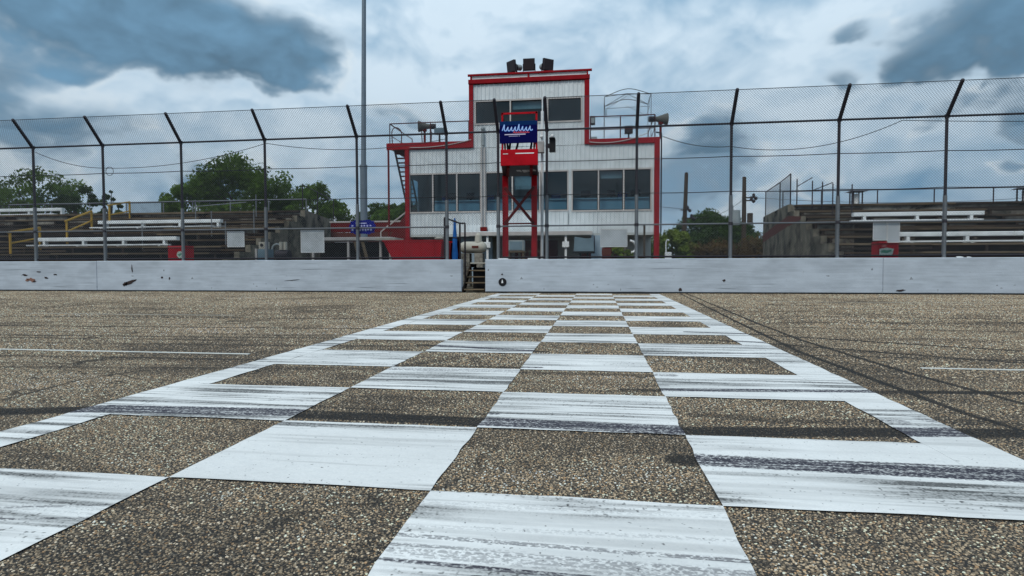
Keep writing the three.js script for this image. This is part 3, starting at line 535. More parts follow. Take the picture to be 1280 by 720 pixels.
obj('railing_bar', [rod([-20.4, 3.98, -28.3], [-17.6, 4.15, -28.3], 0.02), rod([-21.3, 2.75, -25.7], [-16.9, 2.75, -25.5], 0.02)], M.galv, standA.t);
// yellow stair handrails in the aisle
for (const [x, d0, d1] of [[-26.8, 24.2, 25.7], [-26.1, 26.5, 28.0], [-25.5, 28.5, 29.9]]) {
  const yt = (d) => 3.82 - RISE * Math.ceil((30 - d - 0.001) / RUN) - 0.06, y0 = yt(d0), y1 = yt(d1), h = 1.04;
  obj('handrail', [bar([x, y0 - 0.05, -d0], [x, y0 + h, -d0], 0.07), bar([x, y1 - 0.05, -d1], [x, y1 + h, -d1], 0.07), bar([x, y0 + h, -d0 + 0.1], [x, y1 + h, -d1 - 0.02], 0.075), bar([x, y0 + h * 0.52, -d0], [x, y1 + h * 0.52, -d1], 0.06)], M.yellow, standA.t);
}
{ const b = thing('railing_panel', 'pale blue grey panel fixed to the railing on top of the grandstand', 'panel', [-26.7, 3.84, -32.4]); obj('sheet', cham(-27.85, -25.6, 3.9, 4.72, -32.46, -32.42, 0.008), M.paleBlue, b); obj('edge_strip', [box(-27.9, -25.55, 4.725, 4.77, -32.47, -32.41), box(-27.9, -25.55, 3.855, 3.895, -32.47, -32.41)], M.galv, b); }
// aluminium benches bolted over the old planks
function bench(label, x0, x1, H, row) {
  const d = 30 - RUN * row, y = H - RISE * row, t = thing('aluminium_bench', label, 'bench', [(x0 + x1) / 2, y, -(d + 0.3)], 'white aluminium benches on the grandstands');
  const n = Math.max(1, Math.round((x1 - x0) / 4)), L = (x1 - x0) / n;
  for (let k = 0; k < n; k++) { obj('seat_plank', cham(x0 + k * L + 0.005, x0 + (k + 1) * L - 0.005, y + 0.28, y + 0.45, -(d + 0.62), -(d + 0.36), 0.02), M.bench, t); obj('foot_plank', cham(x0 + k * L - 0.2, x0 + (k + 1) * L - 0.21, y + 0.04, y + 0.105, -(d + 0.30), -(d + 0.06), 0.012), M.bench, t); }
  for (let x = x0 + 0.45; x < x1; x += 2.1) obj('bracket', [box(x - 0.06, x + 0.06, y + 0.005, y + 0.279, -(d + 0.55), -(d + 0.37)), box(x - 0.05, x + 0.05, y + 0.005, y + 0.039, -(d + 0.36), -(d + 0.05))], M.bench, t);
}
bench('white aluminium bench on the top row beyond the yellow handrails', -37, -30.2, 3.82, 0);
bench('white aluminium bench below the pale blue grey railing panel', -25.6, -18.7, 3.82, 3);
bench('white aluminium bench just above the wall, beside the red drinks cooler', -26.6, -19.2, 3.82, 6);
bench('white aluminium bench on the upper rows behind the narrow white boards', 10.95, 16.1, 3.70, 3);
bench('white aluminium bench on the lower rows beyond the red waste bin', 11.5, 24, 3.70, 6);
// posts with wide flat caps on top of the stand
function capPost(x, z, label) {
  const t = thing('capped_lantern_post', label, 'lantern', [x, 3.72, z], 'lanterns on the grandstand deck');
  obj('cap', [new THREE.CylinderGeometry(0.32, 0.55, 0.07, 4, 1).rotateY(Math.PI / 4).translate(x, 4.44, z)], M.darkSteel, t);
  obj('base', box(x - 0.24, x + 0.24, 3.72, 3.80, z - 0.24, z + 0.24), M.darkSteel, t);
  for (const [a, b] of [[-1, -1], [1, -1], [-1, 1], [1, 1]]) obj('upright', bar([x + a * 0.2, 3.8, z + b * 0.2], [x + a * 0.2, 4.41, z + b * 0.2], 0.05), M.darkSteel, t);
  obj('lamp_glass', new THREE.CylinderGeometry(0.11, 0.11, 0.5, 12).translate(x, 4.06, z), M.white, t);
}
capPost(12.3, -31, 'dark lantern shaped post with flat cap above the narrow white boards');
capPost(19.6, -31, 'dark lantern shaped post with flat cap at the far bench end');
console.log('stands done');

// ---------------------------------------------------------------- the race control tower
const ZB = -30;
{
  const t = thing('control_tower', 'white corrugated race control building with red trim and a raised centre storey', 'building', [-3.4, 0, ZB - 4]);
  const r = rng(31);
  // corrugated metal sheets about a metre wide
  const sheet = (x0, x1, y0, y1, z = ZB) => {
    const n = Math.max(1, Math.round((x1 - x0) / 1.05)), w = (x1 - x0) / n;
    for (let k = 0; k < n; k++) {
      const a = x0 + k * w, b = a + w, g = [box(a, b, y0, y1, z - 0.02, z)];
      for (let x = a + 0.06; x < b - 0.03; x += 0.21) { const s = new THREE.Shape(); s.moveTo(-0.04, 0); s.lineTo(0.04, 0); s.lineTo(0.02, 0.028); s.lineTo(-0.02, 0.028); s.closePath(); g.push(new THREE.ExtrudeGeometry(s, { depth: y1 - y0, bevelEnabled: false }).rotateX(-Math.PI / 2).rotateY(Math.PI).translate(x, y0, z).applyMatrix4(new THREE.Matrix4().makeTranslation(0, 0, 0.0005))); }
      obj('siding_sheet', g.map((q) => { q.deleteAttribute('uv'); return q.index ? q.toNonIndexed() : q; }), [M.siding, M.siding, M.sidingB, M.sidingC][Math.floor(r() * 4)], t);
    }
  };
  // ribs must stand out towards the track, so they are turned to +z
  const sideSheet = (x, z0, z1, y0, y1) => {
    const n = Math.max(1, Math.round((z0 - z1) / 1.05)), w = (z0 - z1) / n;
    for (let k = 0; k < n; k++) { const a = z0 - k * w, b = a - w, g = [box(x - 0.01, x + 0.01, y0, y1, b + 0.002, a - 0.002)]; for (let z = a - 0.08; z > b; z -= 0.21) g.push(box(x - 0.03, x + 0.03, y0, y1, z - 0.03, z + 0.03)); obj('siding_sheet', g, M.sidingB, t); }
  };
  // windows: [x0, x1, y0, y1, mullions]
  const low = [[-9.53, -5.88, 3.68, 5.57, [-8.34, -7.08]], [-5.55, -1.48, 3.68, 5.57, [-4.23, -2.85]], [-1.21, 2.55, 3.64, 5.58, [0.05, 1.27]]];
  const high = [[-6.07, -2.60, 8.07, 9.14, [-4.32]], [-2.42, -0.82, 8.06, 9.14, []]];
  sheet(-9.7, 2.85, 2.52, 3.60); sheet(-9.7, 2.85, 5.65, 6.84); sheet(-9.7, -9.60, 3.60, 5.65); sheet(-5.81, -5.62, 3.60, 5.65); sheet(-1.41, -1.28, 3.60, 5.65); sheet(2.63, 2.85, 3.60, 5.65);
  sheet(-6.3, -0.55, 6.86, 7.98); sheet(-6.3, -0.55, 9.22, 10.0); sheet(-6.3, -6.14, 7.98, 9.22); sheet(-2.53, -2.49, 7.98, 9.22); sheet(-0.75, -0.55, 7.98, 9.22);
  for (const [list, sill] of [[low, 0.12], [high, 0.1]]) for (const [x0, x1, y0, y1, mu] of list) {
    const f = obj('window_frame', [box(x0 - 0.07, x1 + 0.07, y1 + 0.001, y1 + 0.08, ZB - 0.10, ZB + 0.035), box(x0 - 0.07, x1 + 0.07, y0 - 0.08, y0 - 0.001, ZB - 0.10, ZB + 0.045), box(x0 - 0.07, x0, y0, y1, ZB - 0.10, ZB + 0.035), box(x1, x1 + 0.07, y0, y1, ZB - 0.10, ZB + 0.035)], M.frame, t);
    const xs = [x0, ...mu, x1];
    for (const m of mu) obj('mullion', box(m - 0.035, m + 0.035, y0 + 0.001, y1 - 0.001, ZB - 0.09, ZB + 0.03), M.frame, f);
    for (let k = 0; k + 1 < xs.length; k++) {
      const a = xs[k] + (k ? 0.036 : 0.001), b = xs[k + 1] - (k + 2 < xs.length ? 0.036 : 0.001);
      obj('pane', new THREE.PlaneGeometry(b - a, y1 - y0 - 0.004).translate((a + b) / 2, (y0 + y1) / 2, ZB - 0.045), M.glass, f);
      obj('sash', [box(a, a + 0.03, y0 + 0.002, y1 - 0.002, ZB - 0.07, ZB - 0.02), box(b - 0.03, b, y0 + 0.002, y1 - 0.002, ZB - 0.07, ZB - 0.02), box(a + 0.03, b - 0.03, y0 + 0.002, y0 + 0.03, ZB - 0.07, ZB - 0.02), box(a + 0.03, b - 0.03, y1 - 0.03, y1 - 0.002, ZB - 0.07, ZB - 0.02)], M.black, f);
    }
  }
  // shell: side walls (one with a window on to the stair), back, floors and roofs
  sideSheet(-9.71, ZB - 0.03, -30.4, 2.52, 6.84); sideSheet(-9.71, -31.9, -38, 2.52, 6.84); sideSheet(-9.71, -30.4, -31.9, 2.52, 3.75); sideSheet(-9.71, -30.4, -31.9, 5.5, 6.84);
  obj('side_pane', new THREE.PlaneGeometry(1.48, 1.74).rotateY(Math.PI / 2).translate(-9.71, 4.625, -31.15), M.glass, t);
  sideSheet(2.86, ZB - 0.03, -38, 2.52, 6.84); sideSheet(-6.31, ZB - 0.03, -35, 7.2, 10.0); sideSheet(-0.54, ZB - 0.03, -35, 7.2, 10.0);
  obj('back_wall', [box(-9.7, 2.85, 2.5, 6.84, -38.1, -38), box(-6.3, -0.55, 7.05, 10.0, -35.1, -35)], M.sidingB, t);
  obj('floor_slab', box(-9.69, 2.84, 2.40, 2.515, -38, ZB + 0.01), M.inside, t);
  obj('room_partition', [box(-9.6, 2.8, 2.53, 6.83, -33.6, -33.5), box(-6.2, -0.65, 7.03, 9.99, -33.1, -33.0)], M.inside, t);
  obj('ceiling', [box(-9.68, 2.83, 6.70, 6.80, -33.48, ZB - 0.11), box(-6.28, -0.57, 9.9, 9.98, -32.98, ZB - 0.11)], M.inside, t);
  obj('counter', [box(-8.6, 2.6, 2.53, 4.25, -30.75, -30.7), box(-8.6, 2.6, 4.251, 4.3, -31.4, -30.6)], M.paneReflection, t);  // blue front paints in the reflection seen low in the windows
  obj('roof_deck', box(-9.72, 2.86, 6.86, 7.02, -38.05, -30.03), M.conc, t);
  obj('tower_roof', [box(-6.36, -0.49, 10.02, 10.14, -35.2, -30.0)], M.redDeep, t);
  // desks' screens, a lowered blind and chairs inside
  for (const [x, w] of [[-7.6, 0.5], [-6.6, 0.42], [-4.9, 0.5], [-3.4, 0.46], [-0.6, 0.5], [0.7, 0.42], [1.9, 0.5]]) obj('screen', [box(x - w / 2, x + w / 2, 4.42, 4.74, -31.1, -31.05), box(x - 0.04, x + 0.04, 4.301, 4.42, -31.12, -31.08)], M.black, t);
  obj('roller_blind', box(-4.15, -2.9, 4.75, 5.55, -30.2, -30.18), M.greyBox, t); obj('roller_blind', box(0.1, 1.2, 5.2, 5.55, -30.2, -30.18), M.greyBox, t); obj('roller_blind', box(-4.25, -2.65, 8.75, 9.12, -30.2, -30.18), M.greyBox, t);
  for (const x of [-8.2, -5.8, -2.2, 1.3]) obj('chair_back', cham(x - 0.25, x + 0.25, 4.0, 4.75, -32.3, -32.22), M.cloth, t);
  // red trim
  const trim = (g) => obj('red_trim', g, M.red, t);
  trim(cham(-9.78, -9.56, 2.3, 6.85, ZB + 0.031, ZB + 0.12)); trim(cham(2.72, 2.98, 2.3, 7.1, ZB + 0.031, ZB + 0.12));
  trim(cham(-6.42, -6.2, 7.2, 10.02, ZB + 0.031, ZB + 0.10)); trim(cham(-0.64, -0.40, 6.86, 10.02, ZB + 0.031, ZB + 0.10));
  trim(cham(-10.75, -6.2, 6.86, 7.2, ZB + 0.031, ZB + 0.13)); trim(cham(-0.395, 2.715, 6.82, 7.10, ZB + 0.031, ZB + 0.12));
  trim(cham(-6.44, -0.38, 10.025, 10.24, ZB + 0.031, ZB + 0.14)); trim(cham(-6.46, -0.28, 10.40, 10.50, ZB + 0.04, ZB + 0.16));
  obj('parapet_board', box(-6.34, -0.5, 10.245, 10.395, ZB - 0.1, ZB + 0.06), M.white, t);
  for (const x of [-6.3, -3.4, -0.5]) obj('parapet_post', box(x - 0.04, x + 0.04, 10.245, 10.399, ZB + 0.065, ZB + 0.12), M.red, t);
  // ground floor: columns, dark board walls, a white panel
  for (const x of [-9.67, 2.85]) obj('column', cham(x - 0.13, x + 0.13, -0.03, 2.29, ZB - 0.05, ZB + 0.12), M.red, t);
  obj('lower_wall', [box(-9.7, 2.85, -0.03, 2.39, -33.1, -33)], M.inside, t);
  obj('lower_wall', [box(-9.7, -9.55, -0.03, 2.39, -32.99, -30.6)], M.redDeep, t);
  for (let k = 0; k < 10; k++) obj('wall_board', box(-9.4 + k * 1.22, -8.25 + k * 1.22, 0.2, 2.3, -32.995, -32.95), k % 3 ? M.redDeep : M.inside, t);
  obj('infill_panel', [box(-7.0, -5.35, -0.03, 2.39, -30.6, -30.5)], M.paleBlue, t);
  obj('infill_panel', [box(-0.3, 0.25, -0.03, 2.39, -29.95, -29.85)], M.paleBlue, t);
  for (const x of [-8.6, -3.9, -2.6, 1.35]) obj('column', box(x - 0.06, x + 0.06, -0.03, 2.39, -30.3, -30.18), M.conc, t);
  // down pipes
  obj('downspout', [rod([-5.78, 2.85, ZB + 0.10], [-5.78, 6.85, ZB + 0.10], 0.045), rod([-5.62, 2.85, ZB + 0.10], [-5.62, 6.85, ZB + 0.10], 0.045)], M.frame, t);
  obj('downspout_outlet', box(-5.85, -5.52, 2.66, 2.86, ZB + 0.03, ZB + 0.18), M.redDeep, t);
  obj('wall_pipe', [rod([-5.70, 6.95, ZB + 0.12], [-5.70, 7.5, ZB + 0.12], 0.09), rod([-5.70, 7.5, ZB + 0.12], [-5.70, 7.75, ZB + 0.12], 0.04), new THREE.SphereGeometry(0.11, 10, 8).translate(-5.70, 7.78, ZB + 0.12)], M.greyBox, t);
  obj('conduit', [rod([-1.42, 2.9, ZB + 0.05], [-1.42, 3.5, ZB + 0.05], 0.025)], M.greyBox, t);
  obj('corner_pipe', [rod([3.06, 2.5, ZB], [3.06, 7.3, ZB], 0.035), rod([3.06, 7.3, ZB], [2.8, 7.35, ZB], 0.035)], M.darkSteel, t);
  // deck beside the raised storey with its railing
  obj('deck', [box(-10.72, -9.73, 6.98, 7.15, -34, ZB + 0.02), box(-9.729, -6.43, 7.03, 7.16, -34, ZB + 0.02)], M.redDeep, t);
  obj('deck_post', rod([-10.68, -0.03, ZB + 0.02], [-10.68, 6.87, ZB + 0.02], 0.055), M.redDeep, t);
  const rail = (pts, y0, y1) => { for (const [x, z] of pts) obj('railing_post', rod([x, y0, z], [x, y1, z], 0.028), M.redDark ??= mat([0.075, 0.02, 0.022], 0.6), t); for (let k = 0; k + 1 < pts.length; k++) obj('railing_bar', [rod([pts[k][0], y1, pts[k][1]], [pts[k + 1][0], y1, pts[k + 1][1]], 0.028), rod([pts[k][0], (y0 + y1) / 2 - 0.05, pts[k][1]], [pts[k + 1][0], (y0 + y1) / 2 - 0.05, pts[k + 1][1]], 0.02)], M.redDark, t); };
  rail([[-10.6, ZB], [-8.45, ZB], [-6.45, ZB]], 7.16, 8.22); rail([[-10.6, ZB], [-10.6, -33.8]], 7.16, 8.22);
  rail([[-0.35, ZB], [1.1, ZB], [2.75, ZB]], 7.02, 8.2); rail([[2.75, ZB], [2.75, -34]], 7.02, 8.2);
  // gooseneck ladder hoops at the deck edge
  for (const x of [-10.55, -8.95]) obj('ladder_hoop', [new THREE.TubeGeometry(new THREE.CatmullRomCurve3([V(x, 7.17, ZB - 0.25), V(x, 7.95, ZB - 0.25), V(x + 0.15, 8.1, ZB - 0.3), V(x + 0.4, 7.95, ZB - 0.4), V(x + 0.42, 7.17, ZB - 0.42)]), 20, 0.026, 6)], M.redDark, t);
  obj('kerb_board', [box(-0.1, 2.5, 7.03, 7.38, -31.7, -31.6)], M.pinkish ??= mat([0.55, 0.42, 0.44], 0.7, { map: mottle }), t);
  obj('kerb_board', [box(-9.2, -6.5, 7.17, 7.5, -31.7, -31.6)], M.pinkish, t);
  obj('roof_hatch', [box(-0.35, -0.02, 7.03, 7.4, -31.2, -30.8)], M.white, t);
  // festoon cable along the fascia
  obj('fascia_cable', [sag([-9.5, 6.95, ZB + 0.16], [-6.3, 7.25, ZB + 0.16], 0.12, 0.02), sag([-0.4, 6.95, ZB + 0.16], [2.4, 7.3, ZB + 0.16], 0.2, 0.02)], M.frame, t);
}
{ // steep stair up the side of the tower, and the lower flight beside the red board wall
  const t = thing('side_stair', 'steep open red stair climbing the side of the control tower', 'staircase', [-10.2, 0, -32]);
  const n = 20; for (let k = 0; k < n; k++) { const f = k / n, y = lerp(7.0, 2.75, f), z = lerp(-30.3, -33.3, f); obj('step_tread', box(-10.42, -9.86, y - 0.04, y, z - 0.14, z + 0.1), M.redDeep, t); }
  for (const x of [-10.44, -9.83]) obj('stringer', bar([x, 7.1, -30.15], [x, 2.55, -33.4], 0.035, 0.2), M.darkSteel, t);
  obj('landing', box(-11.6, -9.8, 2.42, 2.55, -34.4, -33.35), M.redDeep, t);
  for (const [x, z] of [[-9.86, -34.3], [-11.5, -34.3], [-9.86, -33.45], [-11.5, -33.45]]) obj('leg', bar([x, -0.03, z], [x, 2.42, z], 0.1), M.redDeep, t);
  for (let k = 0; k < 11; k++) { const f = k / 11, y = lerp(2.45, 0.2, f), x = lerp(-11.6, -14.2, f); obj('step_tread', box(x - 0.28, x, y - 0.04, y, -34.3, -33.4), M.redDeep, t); }
  for (const z of [-33.42, -34.32]) obj('stringer', bar([-11.6, 2.45, z], [-14.3, -0.0, z], 0.2, 0.05), M.red, t);
  for (const z of [-33.4]) obj('handrail', [bar([-10.6, 4.2, z], [-12.4, 2.9, z], 0.07), bar([-9.95, 4.1, z], [-10.9, 3.0, z], 0.07), bar([-10.6, 2.56, z], [-10.6, 4.2, z], 0.06), bar([-12.4, 1.75, z], [-12.4, 2.9, z], 0.06)], M.frame, t);
  obj('guard_panel', profileX([[-12.3, 2.56], [-11.2, 4.05], [-10.0, 4.35], [-9.85, 2.56]], -34.46, -34.42), M.redDeep, t);
}
function profileX(pts, z0, z1) { const s = new THREE.Shape(pts.map(([x, y]) => new THREE.Vector2(x, y))); return new THREE.ExtrudeGeometry(s, { depth: z1 - z0, bevelEnabled: false }).translate(0, 0, z0); }
{ // red board wall between stand and tower
  const t = thing('red_board_wall', 'low wall of dark red horizontal boards between grandstand and tower', 'wall', [-13.8, 0, -35]);
  for (let k = 0; k < 12; k++) obj('board', cham(-16.2, -10.2, 0.02 + k * 0.295, 0.30 + k * 0.295, -35.06, -35.0 + (k % 3) * 0.008, 0.008), k % 4 === 1 ? M.rust : M.redDeep, t);
  for (const x of [-16.1, -14.2, -12.2, -10.3]) obj('post', box(x - 0.06, x + 0.06, -0.03, 3.6, -35.2, -35.07), M.redDeep, t);
  obj('coping', box(-16.25, -10.15, 3.565, 3.65, -35.2, -34.96), M.frame, t);
}
{ // lean-to roof over the ground floor front
  const t = thing('awning', 'flat pale awning on white posts below the tower windows', 'awning', [-3.4, 0, -29]);
  obj('roof', profile([[27.95, 2.36], [27.95, 2.50], [29.86, 2.64], [29.86, 2.51]], -6.5, -0.25), M.siding, t);
  obj('fascia', box(-6.52, -0.23, 2.33, 2.50, -27.93, -27.90), M.frame, t);
  for (const x of [-5.15, -1.45]) { const p = obj('post', bar([x, -0.03, -28.05], [x, 2.36, -28.05], 0.1), M.white, t); obj('junction_box', cham(x - 0.16, x + 0.16, 1.75, 2.02, -27.99, -27.9), M.white, p); }
}
// floodlights on the tower roof, on a bowed bar
{
  const t = thing('light_bar', 'bowed steel bar holding floodlights on the tower roof', 'light bracket', [-3.4, 10.14, -30.4]);
  const c = new THREE.CatmullRomCurve3([V(-4.5, 10.14, -30.4), V(-4.45, 10.42, -30.4), V(-4.0, 10.53, -30.4), V(-3.35, 10.60, -30.4), V(-2.7, 10.56, -30.4), V(-2.3, 10.45, -30.4), V(-2.25, 10.14, -30.4)]);
  obj('bowed_bar', new THREE.TubeGeometry(c, 40, 0.035, 8), M.darkSteel, t); for (const x of [-3.85, -2.95]) obj('upright', rod([x, 10.13, -30.4], [x, 10.57, -30.4], 0.03), M.darkSteel, t);
}
function flood(x, y, z, ry, label, s = 1) {
  const t = thing('floodlight', label, 'floodlight', [x, y, z], 'floodlights on the tower roof');
  t.rotation.set(0, 0, 0); const g0 = new THREE.Group();
  const part = (n, g, m) => { const q = obj(n, g, m, t); return q; };
  const turn = (g) => g.scale(s, s, s).rotateX(0.12).rotateY(ry).translate(x, y, z);
  part('housing', [turn(cham(-0.29, 0.29, 0.03, 0.61, -0.05, 0.14, 0.03)), turn(new THREE.CylinderGeometry(0.12, 0.27, 0.26, 14).rotateX(-Math.PI / 2).translate(0, 0.32, -0.18))], M.darkSteel, t);
  part('lens', turn(new THREE.PlaneGeometry(0.5, 0.5).translate(0, 0.32, 0.143)), M.lens);
  part('ballast', turn(new THREE.CylinderGeometry(0.15, 0.15, 0.26, 14).rotateX(Math.PI / 2).translate(0, 0.32, -0.42)), M.greyBox);
  part('yoke', [turn(box(-0.32, -0.295, -0.06, 0.36, -0.04, 0.04)), turn(box(0.295, 0.32, -0.06, 0.36, -0.04, 0.04)), turn(box(-0.32, 0.32, -0.085, -0.06, -0.04, 0.04))], M.darkSteel);
}
flood(-4.25, 10.62, -30.42, -0.75, 'dark square floodlight turned towards the long grandstand');
flood(-3.42, 10.68, -30.42, 0.0, 'dark square floodlight facing the track, between two others');
flood(-2.52, 10.62, -30.42, 0.65, 'dark square floodlight turned towards the red striped grandstand');
function horn(x, y, z, ry, label, parts) {
  const t = thing('horn_speaker', label, 'loudspeaker', [x, y, z], 'loudspeakers on the tower decks');
  const tr = (g) => g.rotateY(ry).translate(x, y, z);
  obj('stand', tr(rod([0, 0, 0], [0, 0.75, 0], 0.06)), M.redDeep, t);
  obj('horn_bell', tr(new THREE.LatheGeometry([[0.10, -0.35], [0.13, -0.1], [0.2, 0.12], [0.28, 0.32], [0.30, 0.32], [0.22, 0.1], [0.14, -0.12], [0.1, -0.36]].map(([a, b]) => new THREE.Vector2(a, b)), 18).rotateX(Math.PI / 2).rotateY(Math.PI / 2).translate(0, 0.95, 0)), M.hornGrey ??= mat([0.11, 0.11, 0.10], 0.7, { map: mottle }), t);
  obj('driver', tr(new THREE.CylinderGeometry(0.14, 0.14, 0.25, 14).rotateZ(Math.PI / 2).translate(-0.45, 0.95, 0)), M.darkSteel, t);
  obj('bracket', tr(box(-0.1, 0.1, 0.7, 0.86, -0.1, 0.1)), M.redDeep, t);
}
horn(-8.85, 7.16, -30.35, 3.3, 'grey horn loudspeaker on the deck above the side stair');
horn(3.05, 7.10, -30.35, 0.15, 'grey horn loudspeaker at the deck corner by the wire frame');
{ const t = thing('deck_camera_box', 'small dark equipment box behind the deck railing beside a wire frame', 'equipment box', [1.05, 7.02, -31]); obj('case', cham(1.35, 1.75, 7.55, 7.92, -31.2, -30.9), M.darkSteel, t); obj('stand', bar([1.55, 7.02, -31.05], [1.55, 7.55, -31.05], 0.08), M.darkSteel, t); }
{ const t = thing('deck_equipment_case', 'dark grey equipment case on a stand beside the horn loudspeaker', 'equipment box', [-8.0, 7.16, -30.5]); obj('case', cham(-8.35, -7.85, 7.72, 8.02, -30.7, -30.35), M.blueGrey, t); obj('stand', bar([-8.1, 7.16, -30.5], [-8.1, 7.72, -30.5], 0.08), M.darkSteel, t); }
{ const t = thing('wall_speaker', 'small grey box speaker fixed to the raised storey corner', 'loudspeaker', [-0.25, 7.85, -30.2]); obj('case', cham(-0.38, -0.12, 7.85, 8.25, -30.3, -30.02), M.darkSteel, t); obj('grille', box(-0.35, -0.15, 7.9, 8.2, -30.019, -30.005), M.greyBox, t); }
{ // thin wire frame (canopy skeleton) standing on the deck
  const t = thing('canopy_frame', 'bare canopy frame of thin steel rods on the tower deck', 'canopy frame', [1.55, 7.02, -33]);
  const A = [[0.35, 9.75, -32.2], [2.75, 9.8, -32.2], [2.75, 9.8, -34.2], [0.35, 9.75, -34.2]], P = [1.55, 10.15, -33.2];
  const low = A.map(([x, y, z]) => [x + (x < 1.5 ? 0.12 : -0.08), y - 0.62, z]);
  A.forEach((a, i) => { const b = A[(i + 1) % 4]; const mid = [(a[0] + b[0]) / 2, (a[1] + b[1]) / 2 + (Math.abs(a[0] - b[0]) > 1 ? 0.34 : 0.05), (a[2] + b[2]) / 2]; obj('roof_rod', new THREE.TubeGeometry(new THREE.CatmullRomCurve3([V(...a), V(...mid), V(...b)]), 14, 0.02, 5), M.galvDark ??= mat([0.10, 0.10, 0.105], 0.6, { metalness: 0.3 }), t); obj('roof_rod', rod(a, P, 0.016, 0.016, 5), M.galvDark, t); obj('brace_rod', [rod(low[i], low[(i + 1) % 4], 0.014, 0.014, 5), rod(low[i], [(a[0] + b[0]) / 2, (a[1] + b[1]) / 2, (a[2] + b[2]) / 2], 0.014, 0.014, 5)], M.galv, t); obj('leg', rod([low[i][0] + (a[0] < 1.5 ? -0.12 : 0.08), 7.02, low[i][2]], a, 0.014, 0.014, 5), M.galvDark, t); });
}
console.log('tower done');

// ---------------------------------------------------------------- the starter's flag stand
{
  const t = thing('flag_stand', 'red steel flag stand on legs leaning out over the race wall', 'flag stand', [-2.6, 0, -20.6]);
  const zb = -20.75, zf = -18.62, xl = [-3.17, -2.16], fx = [-2.97, -1.84], y = 4.05;
  for (const x of xl) { obj('leg', cham(x - 0.095, x + 0.095, -0.03, 4.02, zb - 0.09, zb + 0.09, 0.012), M.redBright, t); obj('base_plate', box(x - 0.17, x + 0.17, 1.125, 1.16, -20.2, -20.4), M.white, t); }
  obj('brace', [bar([xl[0], 3.6, zb + 0.12], [xl[1], 2.35, zb + 0.12], 0.10, 0.03)], M.redDeep, t); obj('brace', [bar([xl[1], 3.6, zb + 0.16], [xl[0], 2.35, zb + 0.16], 0.10, 0.03)], M.redDeep, t);
  obj('cross_tie', [bar([xl[0], 2.36, zb + 0.11], [xl[1], 2.36, zb + 0.11], 0.05)], M.redDeep, t);
  // platform: trapezoid narrowing from the lip over the track back to the legs
  const s = new THREE.Shape(); s.moveTo(fx[0], -zf); s.lineTo(fx[1], -zf); s.lineTo(xl[1] + 0.12, 20.95); s.lineTo(xl[0] - 0.12, 20.95); s.closePath();
  obj('platform', new THREE.ExtrudeGeometry(s, { depth: 0.07, bevelEnabled: false }).rotateX(-Math.PI / 2).translate(0, y - 0.02, 0), M.darkSteel, t);
  obj('floor_joist', [bar([fx[0] + 0.2, y - 0.06, zf - 0.1], [xl[0] + 0.1, y - 0.06, -20.6], 0.08), bar([fx[1] - 0.2, y - 0.06, zf - 0.1], [xl[1] - 0.1, y - 0.06, -20.6], 0.08)], M.redDeep, t);
  const r = rng(5), chips = []; for (let k = 0; k < 7; k++) { const a = fx[0] + 0.3 + k * 0.09 + r() * 0.05; chips.push(box(a, a + 0.05 + r() * 0.05, y - 0.024, y - 0.0205, zf - 1.15 - r() * 0.35, zf - 0.95)); }
  obj('flaked_paint', chips, M.frame, t);
  obj('apron_panel', cham(fx[0] - 0.02, fx[1] + 0.02, y - 0.04, y + 0.46, zf + 0.002, zf + 0.05), M.redBright, t);
  obj('reflective_strip', [box(fx[0] + 0.45, fx[1] - 0.1, y + 0.315, y + 0.345, zf + 0.051, zf + 0.056), box(fx[0] + 0.06, fx[0] + 0.22, y + 0.315, y + 0.335, zf + 0.051, zf + 0.056)], M.white, t);
  for (const [xa, xb] of [[fx[0], xl[0]], [fx[1], xl[1]]]) { obj('apron_panel', [bar([xa, y + 0.21, zf - 0.02], [xb, y + 0.21, -20.7], 0.02, 0.42).translate(0, 0, 0)].map(() => { const g = new THREE.BufferGeometry(); g.setAttribute('position', new THREE.Float32BufferAttribute([xa, y, zf, xb, y, -20.7, xb, y + 0.42, -20.7, xa, y + 0.42, zf], 3)); g.setIndex([0, 1, 2, 0, 2, 3]); g.computeVertexNormals(); return g; }), M.redBright, t); }
  const posts = [[fx[0] + 0.03, zf - 0.03], [fx[1] - 0.03, zf - 0.03], [xl[0], -20.7], [xl[1], -20.7]];
  for (const [x, z] of posts) obj('cage_post', bar([x, y + 0.05, z], [x, y + 1.60, z], 0.055), M.redBright, t);
  obj('cage_rail', bar([fx[0], y + 1.58, zf - 0.03], [fx[1], y + 1.58, zf - 0.03], 0.055), M.redBright, t);
  for (const k of [0, 1]) obj('cage_rail', [bar([fx[k] + (k ? -0.03 : 0.03), y + 1.58, zf - 0.08], [xl[k], y + 1.45, -20.7], 0.06), bar([fx[k] + (k ? -0.03 : 0.03), y + 0.95, zf - 0.08], [xl[k], y + 0.95, -20.7], 0.05)], M.redDeep, t);
}
